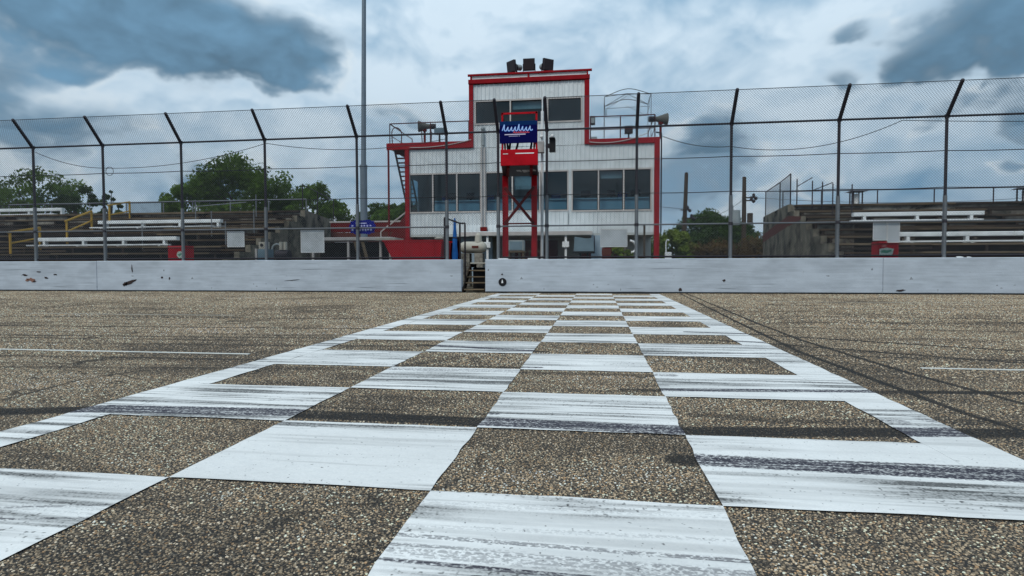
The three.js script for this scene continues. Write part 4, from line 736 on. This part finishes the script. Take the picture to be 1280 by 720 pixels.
{ // banner hung on the flag stand: script lettering too small to read, a red word under it and two white lines
  const cv = document.createElement('canvas'); cv.width = 512; cv.height = 320; const c = cv.getContext('2d');
  c.fillStyle = '#080a46'; c.fillRect(0, 0, 512, 320); c.fillStyle = '#0b2a58'; c.fillRect(0, 0, 512, 60); const rr = rng(12);
  c.lineJoin = c.lineCap = 'round';
  const script = (x, y, w, h, n, col, lw) => { c.strokeStyle = col; c.lineWidth = lw; c.beginPath(); c.moveTo(x, y); for (let k = 0; k < n; k++) { const a = x + (k + 0.15) * w / n, s = w / n, up = h * (k === 0 || k === Math.floor(n / 2) ? 1.25 : 0.55 + 0.25 * rr()); c.bezierCurveTo(a + s * 0.5, y - up, a - s * 0.1 + h * 0.3, y - up, a + s * 0.35, y - up * 0.3); c.bezierCurveTo(a + s * 0.3, y + h * 0.25, a + s * 0.9, y + h * 0.2, a + s * 0.95, y); } c.stroke(); };
  script(40, 130, 400, 78, 8, '#2f6cc0', 20); script(40, 128, 400, 78, 8, '#b9cdf0', 9); script(190, 168, 210, 26, 7, '#c8505e', 10);
  c.fillStyle = '#cfc6dd'; c.fillRect(70, 186, 285, 13); c.fillStyle = '#a9a6c4'; for (let k = 0; k < 9; k++) c.fillRect(128 + k * 17, 212, k === 7 ? 6 : 13, 11);
  const tx = new THREE.CanvasTexture(cv); tx.colorSpace = THREE.SRGBColorSpace; tx.magFilter = THREE.LinearFilter;
  const t = thing('banner', 'dark blue banner with white script lettering tied to the red flag stand', 'banner', [-2.42, 4.7, -18.53]);
  obj('cloth', box(-3.02, -1.84, 4.70, 5.38, -18.60, -18.585), M.bannerBack = mat([0.012, 0.016, 0.09], 0.7), t);
  obj('printed_face', new THREE.PlaneGeometry(1.18, 0.68).translate(-2.43, 5.04, -18.581), new THREE.MeshPhysicalMaterial({ map: tx, roughness: 0.8, specularIntensity: 0.1 }), t, true);
}
{ // bundle of flags and bags on the stand floor
  const t = thing('rolled_flags', 'dark rolled flags standing on the red flag stand below the banner', 'flags', [-2.6, 4.1, -19.2]);
  for (const [x, tilt, h] of [[-2.84, 0.12, 0.9], [-2.76, -0.1, 0.8], [-2.68, 0.2, 0.75], [-2.15, 0.1, 0.8]]) obj('rolled_flag', rod([x, 4.12, -19.0], [x + tilt, 4.12 + h, -19.05], 0.05, 0.03), M.black, t);
}
{ // white signal pole and lamp boxes by the flag stand
  const t = thing('signal_pole', 'slim white signal pole rising beside the red flag stand', 'pole', [-1.86, 0, -20.75]);
  obj('pole', [rod([-1.9, -0.03, -20.75], [-1.88, 6.2, -20.75], 0.05), rod([-1.88, 6.2, -20.75], [-1.88, 7.1, -20.75], 0.02)], M.white, t);
  obj('lamp_box', cham(-2.02, -1.80, 4.75, 5.12, -20.68, -20.45), M.frame, t); obj('bulb', new THREE.SphereGeometry(0.06, 10, 8).translate(-1.9, 5.32, -20.66), M.white, t);
}
{ const t = thing('caution_light', 'black caution light box mounted on the fence post', 'signal light', [-1.52, 4.7, -20.35]); obj('housing', cham(-1.60, -1.40, 4.72, 5.14, -20.42, -20.2), M.black, t); obj('visor', [box(-1.6, -1.4, 5.141, 5.16, -20.3, -20.08)], M.black, t); obj('bracket', box(-1.66, -1.6, 4.85, 5.0, -20.34, -20.27), M.darkSteel, t); obj('bulb', new THREE.SphereGeometry(0.06, 10, 8).translate(-1.5, 5.24, -20.25), M.white, t); }

// ---------------------------------------------------------------- poles, wires
{
  const t = thing('lighting_mast', 'tall slim steel lighting mast rising between grandstand and tower', 'mast', [-9.65, 0, -24]);
  obj('lower_tube', rod([-9.65, -0.03, -24], [-9.63, 5.0, -24], 0.15, 0.145, 14), M.mast ??= mat([0.17, 0.21, 0.25], 0.5, { metalness: 0.3, map: mottle }), t);
  obj('upper_tube', rod([-9.63, 5.0, -24], [-9.44, 18, -24], 0.105, 0.07, 14), M.mast, t);
  obj('collar', rod([-9.63, 4.96, -24], [-9.63, 5.1, -24], 0.16, 0.16, 14), M.mast, t);
  obj('cross_arm', bar([-10.9, 18, -24], [-8.0, 18, -24], 0.1), M.mast, t);
  for (const x of [-10.7, -9.45, -8.2]) obj('lamp', cham(x - 0.25, x + 0.25, 18.06, 18.5, -24.1, -23.8), M.darkSteel, t);
}
function utility(label, x, z, H, lean, arms) {
  const t = thing('utility_pole', label, 'utility pole', [x, 0, z], 'utility poles behind the tower');
  obj('shaft', rod([x, -0.03, z], [x + lean, H, z], 0.19, 0.13, 10), M.pole, t);
  for (const [y, a, b] of arms) { const xx = x + lean * y / H; obj('bracket', bar([xx + a, y, z + 0.2], [xx + b, y, z + 0.2], 0.09), M.pole, t); obj('insulator', [new THREE.CylinderGeometry(0.09, 0.12, 0.26, 8).translate(xx + b - 0.05, y + 0.15, z + 0.2), new THREE.SphereGeometry(0.13, 8, 6).translate(xx + b + 0.1, y - 0.05, z + 0.2)], M.darkSteel, t); }
  return t;
}
const up1 = utility('bare wooden utility pole leaning slightly beside the tower', 6.15, -45, 7.6, 0.22, [[4.9, -0.35, 0.2], [4.3, -0.1, 0.5]]);
const up2 = utility('wooden utility pole with a grey transformer beside the striped end wall', 10.4, -45, 7.2, -0.02, [[5.7, -0.2, 0.65], [5.5, -0.1, 0.5]]);
obj('transformer', [new THREE.CylinderGeometry(0.36, 0.36, 1.05, 14).translate(9.75, 4.3, -44.9), rod([9.6, 4.85, -44.9], [9.58, 5.2, -44.9], 0.05)], M.greyBox, up2);
obj('transformer', [new THREE.CylinderGeometry(0.2, 0.2, 0.8, 12).translate(10.75, 4.2, -44.8)], M.pole, up2);
for (const [p, q, d, l] of [[[6.3, 5.0, -44.8], [-2, 6.9, -38], 0.6, 'power line from the leaning pole to the tower roof'], [[6.6, 4.4, -44.8], [10.3, 5.6, -44.8], 0.5, 'power line between the two wooden utility poles'], [[10.9, 5.7, -44.8], [48, 8, -52], 1.2, 'power line running from the transformer pole over the stand']]) tag(obj('power_line', sag(p, q, d, 0.016), M.cable), l, 'cable');

// ---------------------------------------------------------------- trackside things behind the wall
{ const t = thing('drinks_counter', 'long pale topped counter on posts beside the large fence board', 'counter', [-9.7, 0, -23]); obj('top', cham(-11.7, -8.1, 1.93, 2.06, -24.0, -22.9), M.frame, t); obj('top_lip', cham(-8.6, -7.8, 1.90, 2.01, -23.6, -22.6), M.cream, t); for (const x of [-11.4, -9.9, -8.55, -8.15]) for (const z of [-23.0, -23.9]) obj('leg', bar([x, -0.03, z], [x, 1.925, z], 0.09), M.frame, t); obj('back_board', box(-11.5, -8.3, -0.03, 1.9, -23.85, -23.80), woods[2], t); obj('leaning_plank', [bar([-9.3, 0.9, -22.85], [-9.6, 1.88, -22.97], 0.14, 0.03), bar([-9.0, 0.95, -22.85], [-9.3, 1.88, -22.97], 0.12, 0.03)], woods[3], t); for (const x of [-9.0, -9.3]) obj('plank_foot', box(x - 0.1, x + 0.1, -0.03, 1.0, -22.9, -22.82), woods[0], t); }
{ // scalloped blue sign with two rows of white letters, on the fence
  const cv = document.createElement('canvas'); cv.width = 320; cv.height = 180; const c = cv.getContext('2d'); c.fillStyle = '#101a86'; c.fillRect(0, 0, 320, 180); c.fillStyle = '#c9cdf4'; c.fillRect(80, 40, 130, 12); const r = rng(3);
  for (const [y, n, h] of [[66, 7, 26], [112, 8, 30]]) for (let k = 0; k < n; k++) { const x = 34 + k * (250 / n); if (k === 1) continue; c.fillRect(x, y, 12 + r() * 10, h * (0.6 + 0.4 * r())); c.fillRect(x - 4, y + h * 0.3, 24, 7); }
  const tx = new THREE.CanvasTexture(cv); tx.colorSpace = THREE.SRGBColorSpace; tx.magFilter = THREE.LinearFilter;
  const t = thing('blue_sign', 'small scalloped royal blue sign with white lettering on the fence', 'sign', [-8.75, 1.95, -20.4]);
  const s = new THREE.Shape(), n = 40; for (let i = 0; i < n; i++) { const a = i / n * 6.283, k = 1 + 0.07 * Math.cos(a * 10), ca = Math.cos(a), sa = Math.sin(a), px = Math.sign(ca) * Math.abs(ca) ** 0.55 * 0.47 * k, py = Math.sign(sa) * Math.abs(sa) ** 0.55 * 0.25 * k; i ? s.lineTo(px, py) : s.moveTo(px, py); }
  const g = new THREE.ExtrudeGeometry(s, { depth: 0.02, bevelEnabled: false }); const u = g.attributes.uv, p = g.attributes.position; for (let i = 0; i < u.count; i++) u.setXY(i, p.getX(i) / 1.0 + 0.5, p.getY(i) / 0.54 + 0.5); g.translate(-8.25, 2.29, -20.40);
  obj('plate', g, new THREE.MeshPhysicalMaterial({ map: tx, roughness: 0.8, specularIntensity: 0.1 }), t, true); obj('hook', [rod([-8.5, 2.2, -20.41], [-8.5, 2.25, -20.3], 0.008), rod([-8.0, 2.2, -20.41], [-8.0, 2.25, -20.3], 0.008)], M.galv, t);
}
{ // red skip, wider at the top
  const t = thing('red_skip', 'bright red steel skip with sloping ends behind the race wall', 'skip', [-6.9, 0, -22]);
  const pr = (p, z0, z1) => profileX(p, z0, z1);
  const P = [[-7.35, 0.02], [-5.9, 0.02], [-5.74, 1.82], [-8.0, 1.82], [-7.55, 0.95]];
  obj('front_plate', pr(P, -21.86, -21.82), M.redBright, t); obj('rear_plate', pr(P, -23.3, -23.26), M.redBright, t);
  const quad = (a, b, c, d) => { const g = new THREE.BufferGeometry(); g.setAttribute('position', new THREE.Float32BufferAttribute([...a, ...b, ...c, ...d], 3)); g.setIndex([0, 1, 2, 0, 2, 3]); g.computeVertexNormals(); return g; };
  obj('end_plate', [quad([-8.0, 1.82, -21.83], [-7.55, 0.95, -21.83], [-7.55, 0.95, -23.29], [-8.0, 1.82, -23.29]), quad([-7.55, 0.95, -21.83], [-7.35, 0.02, -21.83], [-7.35, 0.02, -23.29], [-7.55, 0.95, -23.29])], M.red, t); obj('end_plate', quad([-5.74, 1.82, -21.83], [-5.9, 0.02, -21.83], [-5.9, 0.02, -23.29], [-5.74, 1.82, -23.29]), M.red, t);
  obj('floor_plate', box(-7.34, -5.91, 0.03, 0.06, -23.25, -21.87), M.redDeep, t); obj('rim', [box(-8.05, -5.7, 1.822, 1.88, -21.9, -21.79), box(-8.05, -5.7, 1.822, 1.88, -23.34, -23.22)], M.redBright, t);
  obj('rib', [-7.2, -6.6, -6.05].map((x) => box(x - 0.03, x + 0.03, 0.1, 1.8, -21.819, -21.80)), M.redBright, t);
  obj('rag', new THREE.SphereGeometry(0.12, 10, 8).scale(1.6, 0.55, 1).translate(-5.85, 1.93, -21.86), M.cream, t);
}
{ // furled blue parasol
  const t = thing('furled_parasol', 'furled blue parasol standing beside the wooden steps', 'parasol', [-5.38, 0, -22.4]);
  obj('canopy', new THREE.LatheGeometry([[0.012, 2.78], [0.05, 2.6], [0.055, 2.3], [0.09, 1.9], [0.085, 1.7], [0.12, 1.35], [0.11, 1.15], [0.14, 1.02], [0.03, 1.1]].map(([a, b]) => new THREE.Vector2(a, b)), 11).translate(-5.38, 0, -22.4), M.cloth, t); obj('pole', rod([-5.38, 0.05, -22.4], [-5.38, 2.8, -22.4], 0.025), M.white, t); obj('foot', new THREE.CylinderGeometry(0.24, 0.27, 0.1, 16).translate(-5.38, 0.02, -22.4), M.conc, t);
}
{ // white gas tank on block piers
  const t = thing('gas_tank', 'cream gas tank on block piers seen above the wooden steps', 'tank', [-5.6, 0, -26.6]);
  obj('shell', new THREE.CapsuleGeometry(0.26, 0.75, 6, 18).rotateZ(Math.PI / 2).translate(-5.55, 1.74, -26.6), M.cream, t); obj('dome', [new THREE.CylinderGeometry(0.15, 0.17, 0.28, 14).translate(-5.3, 2.1, -26.6), new THREE.SphereGeometry(0.15, 12, 8).translate(-5.3, 2.24, -26.6)], M.cream, t); obj('label_plate', box(-5.55, -5.25, 1.70, 1.80, -26.338, -26.33), M.rust, t);
  for (const x of [-5.85, -5.25]) for (let k = 0; k < 7; k++) obj('block', cham(x - 0.19, x + 0.19, -0.03 + k * 0.215, 0.18 + k * 0.215, -26.85, -26.35, 0.008), M.block, t);
}
function cabinet(name, label, cat, x0, x1, y1, z0, z1, m, extra) { const t = thing(name, label, cat, [(x0 + x1) / 2, 0, (z0 + z1) / 2]); obj('case', cham(x0, x1, -0.02, y1, z1, z0, 0.02), m, t); obj('door', cham(x0 + 0.04, x1 - 0.04, 0.1, y1 - 0.06, z0 + 0.001, z0 + 0.02, 0.006), m, t); obj('handle', box(x1 - 0.1, x1 - 0.07, y1 * 0.6, y1 * 0.6 + 0.14, z0 + 0.021, z0 + 0.045), M.darkSteel, t); if (extra) extra(t); return t; }
cabinet('electrical_cabinet', 'grey electrical cabinet with a white meter box on top, under the long grandstand', 'cabinet', -12.75, -12.32, 1.55, -21.2, -21.6, M.blueGrey, (t) => { obj('meter_box', cham(-12.74, -12.45, 1.56, 1.83, -21.55, -21.25, 0.015), M.cream, t); obj('meter_dial', new THREE.CylinderGeometry(0.06, 0.06, 0.02, 14).rotateX(Math.PI / 2).translate(-12.6, 1.71, -21.235), M.darkSteel, t); obj('side_post', box(-12.92, -12.84, -0.02, 1.58, -21.4, -21.3), M.frame, t); });
{ const t = thing('pump_set', 'dark pump and white canisters beside the grey electrical cabinet', 'pump', [-11.95, 0, -21.5]); obj('motor', [new THREE.CylinderGeometry(0.2, 0.2, 0.5, 14).rotateZ(Math.PI / 2).translate(-11.85, 1.33, -21.45), box(-12.1, -11.6, -0.02, 1.13, -21.65, -21.25)], M.darkSteel, t); obj('canister', new THREE.CylinderGeometry(0.07, 0.07, 0.3, 12).translate(-11.9, 1.68, -21.4), M.cream, t); obj('canister', new THREE.CylinderGeometry(0.07, 0.07, 0.3, 12).translate(-11.73, 1.68, -21.4), M.cream, t); obj('pipe', new THREE.TorusGeometry(0.2, 0.035, 8, 16, Math.PI).translate(-12.1, 1.55, -21.45), M.greyBox, t); }
function redBin(name, label, x0, x1, H, z, patch) {
  const t = thing(name, label, name === 'drinks_cooler' ? 'cooler' : 'waste bin', [(x0 + x1) / 2, 0, z]);
  obj('body', cham(x0, x1, -0.02, H, z - 0.55, z, 0.03), M.redBright, t); obj('lid_edge', box(x0 - 0.015, x1 + 0.015, H - 0.10, H - 0.06, z - 0.56, z + 0.012), M.redDeep, t); patch(t);
}
{
  const gr = mat([0.10, 0.30, 0.20], 0.6), pale = mat([0.52, 0.60, 0.52], 0.6), pink = mat([0.5, 0.13, 0.13], 0.6);
  redBin('drinks_cooler', 'red drinks cooler with a round green and white patch by the fence post', -16.35, -15.62, 1.70, -21.0, (t) => { obj('round_patch', new THREE.CylinderGeometry(0.13, 0.13, 0.01, 20).rotateX(Math.PI / 2).translate(-15.82, 1.36, -20.99), pale, t); obj('green_mark', profileX([[-15.92, 1.37], [-15.76, 1.42], [-15.74, 1.37], [-15.84, 1.29]], -20.984, -20.98), gr, t); obj('stripe', box(-16.3, -15.66, 1.62, 1.66, -20.998, -20.99), pink, t); });
  redBin('waste_bin', 'red waste bin with a pale green printed front below the narrow boards', 9.05, 9.66, 1.66, -21.0, (t) => { obj('printed_patch', profileX([[9.07, 1.2], [9.45, 1.18], [9.50, 1.42], [9.30, 1.46], [9.07, 1.42]], -20.998, -20.99), pale, t); obj('green_mark', profileX([[9.12, 1.30], [9.30, 1.28], [9.44, 1.34], [9.42, 1.40], [9.30, 1.37], [9.20, 1.39], [9.12, 1.36]], -20.988, -20.984), gr, t); obj('pink_mark', profileX([[9.13, 1.47], [9.28, 1.49], [9.27, 1.58], [9.16, 1.55]], -20.998, -20.992), pink, t); });
}
{ const t = thing('cooling_unit', 'grey boxed cooling unit on a trestle behind the red stand legs', 'cooling unit', [-3.35, 0, -25.2]); obj('case', cham(-3.72, -3.05, 1.53, 1.97, -25.5, -25.0, 0.02), M.greyBox, t); obj('grille', box(-3.65, -3.12, 1.58, 1.92, -24.999, -24.985), M.blueGrey, t); obj('trestle', [box(-3.75, -3.0, 1.46, 1.525, -25.55, -24.95)], woods[3], t); for (const [x, z] of [[-3.68, -25.02], [-3.08, -25.02], [-3.68, -25.48], [-3.08, -25.48]]) obj('leg', bar([x, -0.03, z], [x, 1.455, z], 0.07), woods[3], t); obj('shelf', box(-2.95, -2.3, 1.5, 1.55, -26, -25.6), woods[3], t); for (const x of [-2.9, -2.35]) obj('leg', bar([x, -0.03, -25.8], [x, 1.495, -25.8], 0.06), woods[1], t); }
{ const t = thing('covered_grill', 'blue grey covered grill cart on dark legs under the awning', 'grill', [-0.55, 0, -25.2]); obj('cover', profileX([[-0.97, 1.5], [-0.13, 1.5], [-0.17, 2.06], [-0.45, 2.02], [-0.93, 2.1]], -25.6, -25.0), M.blueGrey, t); obj('tray', cham(-1.0, -0.1, 1.42, 1.495, -25.65, -24.95), M.black, t); for (const [x, z] of [[-0.7, -25.05], [-0.4, -25.05], [-0.7, -25.55], [-0.4, -25.55]]) obj('leg', bar([x, -0.03, z], [x, 1.415, z], 0.06), M.black, t); obj('pole', rod([-0.12, 1.5, -25.3], [-0.12, 2.15, -25.3], 0.02), M.darkSteel, t); }
{ const t = thing('red_crate', 'dark red crate beside the green planter under the tower', 'crate', [0.4, 0, -25]); obj('body', box(0.2, 0.55, -0.03, 1.62, -25.3, -25), M.redDeep, t); for (let k = 0; k < 5; k++) obj('slat', box(0.18, 0.57, 0.1 + k * 0.31, 0.34 + k * 0.31, -24.999, -24.98), M.rust, t); }
{ // moulded white plastic chair stacked on a table
  const t = thing('plastic_chair', 'white moulded plastic chair standing on a trestle beside the planter', 'chair', [1.45, 0, -25]);
  obj('trestle_top', box(1.1, 1.85, 1.2, 1.25, -25.4, -24.8), woods[1], t); for (const [x, z] of [[1.15, -24.85], [1.8, -24.85], [1.15, -25.35], [1.8, -25.35]]) obj('trestle_leg', bar([x, -0.03, z], [x, 1.2, z], 0.06), woods[1], t);
  obj('seat', new THREE.TubeGeometry(new THREE.CatmullRomCurve3([V(1.32, 1.92, -25.1), V(1.48, 1.86, -25.1), V(1.56, 1.7, -25.1), V(1.52, 1.5, -25.1), V(1.40, 1.42, -25.1)]), 18, 0.05, 8), M.white, t); for (const x of [1.4, 1.56]) obj('leg', bar([x, 1.25, -25.1], [x, 1.5, -25.1], 0.04), M.white, t);
}
{ const t = thing('meter_pedestal', 'small white meter box with a bent pipe beside the tower corner', 'meter box', [2.77, 0, -24]); obj('box', cham(2.62, 2.86, 1.16, 1.42, -24.2, -24.0), M.white, t); obj('post', bar([2.74, -0.03, -24.1], [2.74, 1.16, -24.1], 0.08), M.galv, t); obj('bent_pipe', new THREE.TubeGeometry(new THREE.CatmullRomCurve3([V(2.66, 1.42, -24.1), V(2.66, 1.8, -24.1), V(2.70, 1.9, -24.1), V(2.78, 1.88, -24.1)]), 14, 0.025, 6), M.white, t); }
{ const t = thing('gate_post', 'slim brown gate post beside the tower corner', 'post', [1.85, 0, -24.4]); obj('shaft', bar([1.85, -0.03, -24.4], [1.85, 2.5, -24.4], 0.08), M.bark, t); obj('cap', box(1.79, 1.91, 2.5, 2.53, -24.46, -24.34), M.bark, t); }

// ---------------------------------------------------------------- trees and shrubs
function leafGeo(clumps, n, size, col, seed) {
  const r = rng(seed), tot = clumps.reduce((s, c) => s + c[3] ** 2, 0), pos = [], nor = [], cl = [];
  for (const [cx, cy, cz, R, sh] of clumps) {
    const m = Math.round(1.35 * n * R * R / tot), tone = 0.7 + 0.6 * r();
    for (let k = 0; k < m; k++) {
      let x, y, z; do { x = r() * 2 - 1; y = r() * 2 - 1; z = r() * 2 - 1; } while (x * x + y * y + z * z > 1); const l = Math.hypot(x, y, z) || 1, e = (0.25 + 1.15 * Math.pow(r(), 0.7)) / l; x *= e; y *= e * (sh ?? 0.75); z *= e;
      const p = V(cx + x * R, cy + y * R, cz + z * R), q = new THREE.Quaternion().setFromEuler(new THREE.Euler(r() * 6.28, r() * 6.28, r() * 6.28)), s = size * 0.8 * (0.5 + 1.0 * r());
      const a = V(-s * 0.5, 0, 0).applyQuaternion(q), b = V(0, s * 0.14, -s * 0.32).applyQuaternion(q), c = V(s * 0.5, -s * 0.06, 0).applyQuaternion(q), d = V(0, s * 0.14, s * 0.32).applyQuaternion(q), nn = V(0, -1, 0).applyQuaternion(q), tt = tone * (0.75 + 0.5 * r());
      for (const v of [a, b, c, a, c, d]) { pos.push(p.x + v.x, p.y + v.y, p.z + v.z); nor.push(nn.x, nn.y, nn.z); cl.push(col[0] * tt, col[1] * tt, col[2] * tt); }
    }
  }
  const g = new THREE.BufferGeometry(); g.setAttribute('position', new THREE.Float32BufferAttribute(pos, 3)); g.setAttribute('normal', new THREE.Float32BufferAttribute(nor, 3)); g.setAttribute('color', new THREE.Float32BufferAttribute(cl, 3)); g.setAttribute('uv', new THREE.Float32BufferAttribute(new Float32Array(pos.length / 3 * 2), 2)); return g;
}
function tree(name, label, x, z, H, rx, ry, { n = 9000, size = 0.3, col = [0.045, 0.085, 0.022], seed = 1, clumps = 34, open = 0.5 } = {}) {
  const t = thing(name, label, name.includes('bush') ? 'bush' : 'tree', [x, 0, z], 'trees beyond the track'), r = rng(seed), cy = H - ry, list = [];
  const th = Math.max(1, cy - ry * 0.4);
  obj('trunk', rod([x, -0.03, z], [x, th, z], Math.max(0.1, H * 0.028), H * 0.018, 9), M.bark, t);
  for (let k = 0; k < clumps * 1.8; k++) {
    let u, v, w; do { u = r() * 2 - 1; v = r() * 2 - 1; w = r() * 2 - 1; } while (u * u + v * v + w * w > 1); const l = Math.hypot(u, v, w) || 1, e = Math.pow(l, 0.45) / l, R = rx * (0.10 + 0.16 * r()) * (1.15 - open * 0.4);
    list.push([x + u * e * (rx - R * 0.6), cy + v * e * (ry - R * 0.5), z + w * e * (rx - R * 0.6), R, 0.72]);
  }
  const br = []; for (let k = 0; k < Math.min(list.length, 16); k++) { const c = list[k], y0 = lerp(th * 0.6, th, r()), mid = [lerp(x, c[0], 0.45), lerp(y0, c[1], 0.6), lerp(z, c[2], 0.45)]; br.push(rod([x, y0, z], mid, H * 0.011, H * 0.007, 5), rod(mid, [c[0], c[1], c[2]], H * 0.007, H * 0.003, 5)); }
  obj('branches', br, M.bark, t); obj('crown', leafGeo(list, n, size, col, seed + 100), M.leafDark, t, true); return t;
}
const G1 = [0.055, 0.10, 0.016], G2 = [0.068, 0.118, 0.018], G3 = [0.038, 0.07, 0.016], G4 = [0.14, 0.19, 0.026];
tree('broadleaf_tree', 'wide open crowned tree behind the yellow handrails, sky showing through it', -52.2, -50, 10.2, 4.6, 2.9, { seed: 11, n: 4600, clumps: 30, open: 1.15, col: G2 });
tree('broadleaf_tree', 'smaller dark tree next to the open crowned tree behind the handrails', -47.9, -50, 8.6, 2.1, 2.3, { seed: 12, n: 3000, clumps: 16, open: 0.7, col: G3 });
tree('broadleaf_tree', 'low tree at the frame edge beyond the top row bench', -58, -52, 9.0, 3.6, 2.6, { seed: 13, n: 4000, clumps: 20, open: 0.8, col: G1 });
tree('young_tree', 'thin pointed young tree showing past the yellow handrail top', -44.6, -50, 8.0, 1.0, 2.2, { seed: 14, n: 1800, clumps: 12, open: 0.6, col: G3 });
tree('broadleaf_tree', 'large round green tree rising behind the long grandstand', -30.6, -49, 10.6, 4.3, 3.6, { seed: 15, n: 15000, clumps: 60, open: 0.25, col: G2 });
tree('broadleaf_tree', 'light green tree beside the large round tree, by the railing panel', -35.9, -49, 8.6, 2.6, 2.6, { seed: 16, n: 6500, clumps: 30, open: 0.4, col: [0.08, 0.14, 0.02] });
tree('broadleaf_tree', 'mid green tree above the stand end between the round tree and the mast', -24.4, -50, 8.2, 3.0, 2.8, { seed: 17, n: 8000, clumps: 36, open: 0.35, col: G2 });
tree('broadleaf_tree', 'dark green tree behind the steel mast', -20.4, -54, 6.9, 2.5, 2.6, { seed: 18, n: 6000, clumps: 28, open: 0.35, col: G1 });
tree('broadleaf_tree', 'dark green tree between the mast and the side stair', -17.0, -50, 6.6, 2.2, 2.6, { seed: 19, n: 5500, clumps: 26, open: 0.3, col: G1 });
tree('broadleaf_tree', 'dark wide tree between the two wooden utility poles', 9.2, -52, 5.3, 3.3, 2.3, { seed: 20, n: 11000, clumps: 46, open: 0.25, col: G3 });
tree('broadleaf_tree', 'dark tree just past the transformer pole', 12.2, -54, 4.6, 1.8, 2.0, { seed: 24, n: 4000, clumps: 22, open: 0.3, col: G3 });
tree('leafy_bush', 'bright yellow green bush beside the tower corner', 5.2, -42, 3.3, 1.7, 1.6, { seed: 21, n: 5500, clumps: 28, open: 0.3, col: G4, size: 0.24 });
tree('leafy_bush', 'green planter bush under the tower beside the red crate', 1.0, -25.3, 1.72, 0.5, 0.5, { seed: 22, n: 1600, clumps: 14, open: 0.2, col: G4, size: 0.11 });
{ const t = thing('hedge', 'low rust brown hedge in front of the striped end wall', 'hedge', [8.5, 0, -41]); const cl = [], r = rng(8); for (let k = 0; k < 40; k++) cl.push([6.4 + r() * 5.2, 0.6 + r() * 1.7, -41 + (r() - 0.5) * 1.2, 0.5 + r() * 0.3]); obj('foliage', leafGeo(cl, 7000, 0.2, [0.10, 0.065, 0.025], 77), M.leafDark, t, true); obj('stems', Array.from({ length: 14 }, (_, k) => rod([6.5 + k * 0.38, -0.03, -41], [6.5 + k * 0.38, 1.4, -41], 0.04, 0.02, 5)), M.bark, t); }
{ const cl = [], r = rng(9); for (let k = 0; k < 260; k++) { const x = -150 + r() * 300; cl.push([x, 0.5 + r() * 3.2, -95 - r() * 12, 1.6 + r() * 1.4]); } const w = obj('distant_wood', leafGeo(cl, 26000, 0.9, [0.035, 0.06, 0.022], 78), M.leafDark, scene, true); w.userData = { kind: 'stuff', label: 'distant dark belt of woodland along the horizon', category: 'woodland' }; }

renderer.render(scene, camera);
console.log('done');
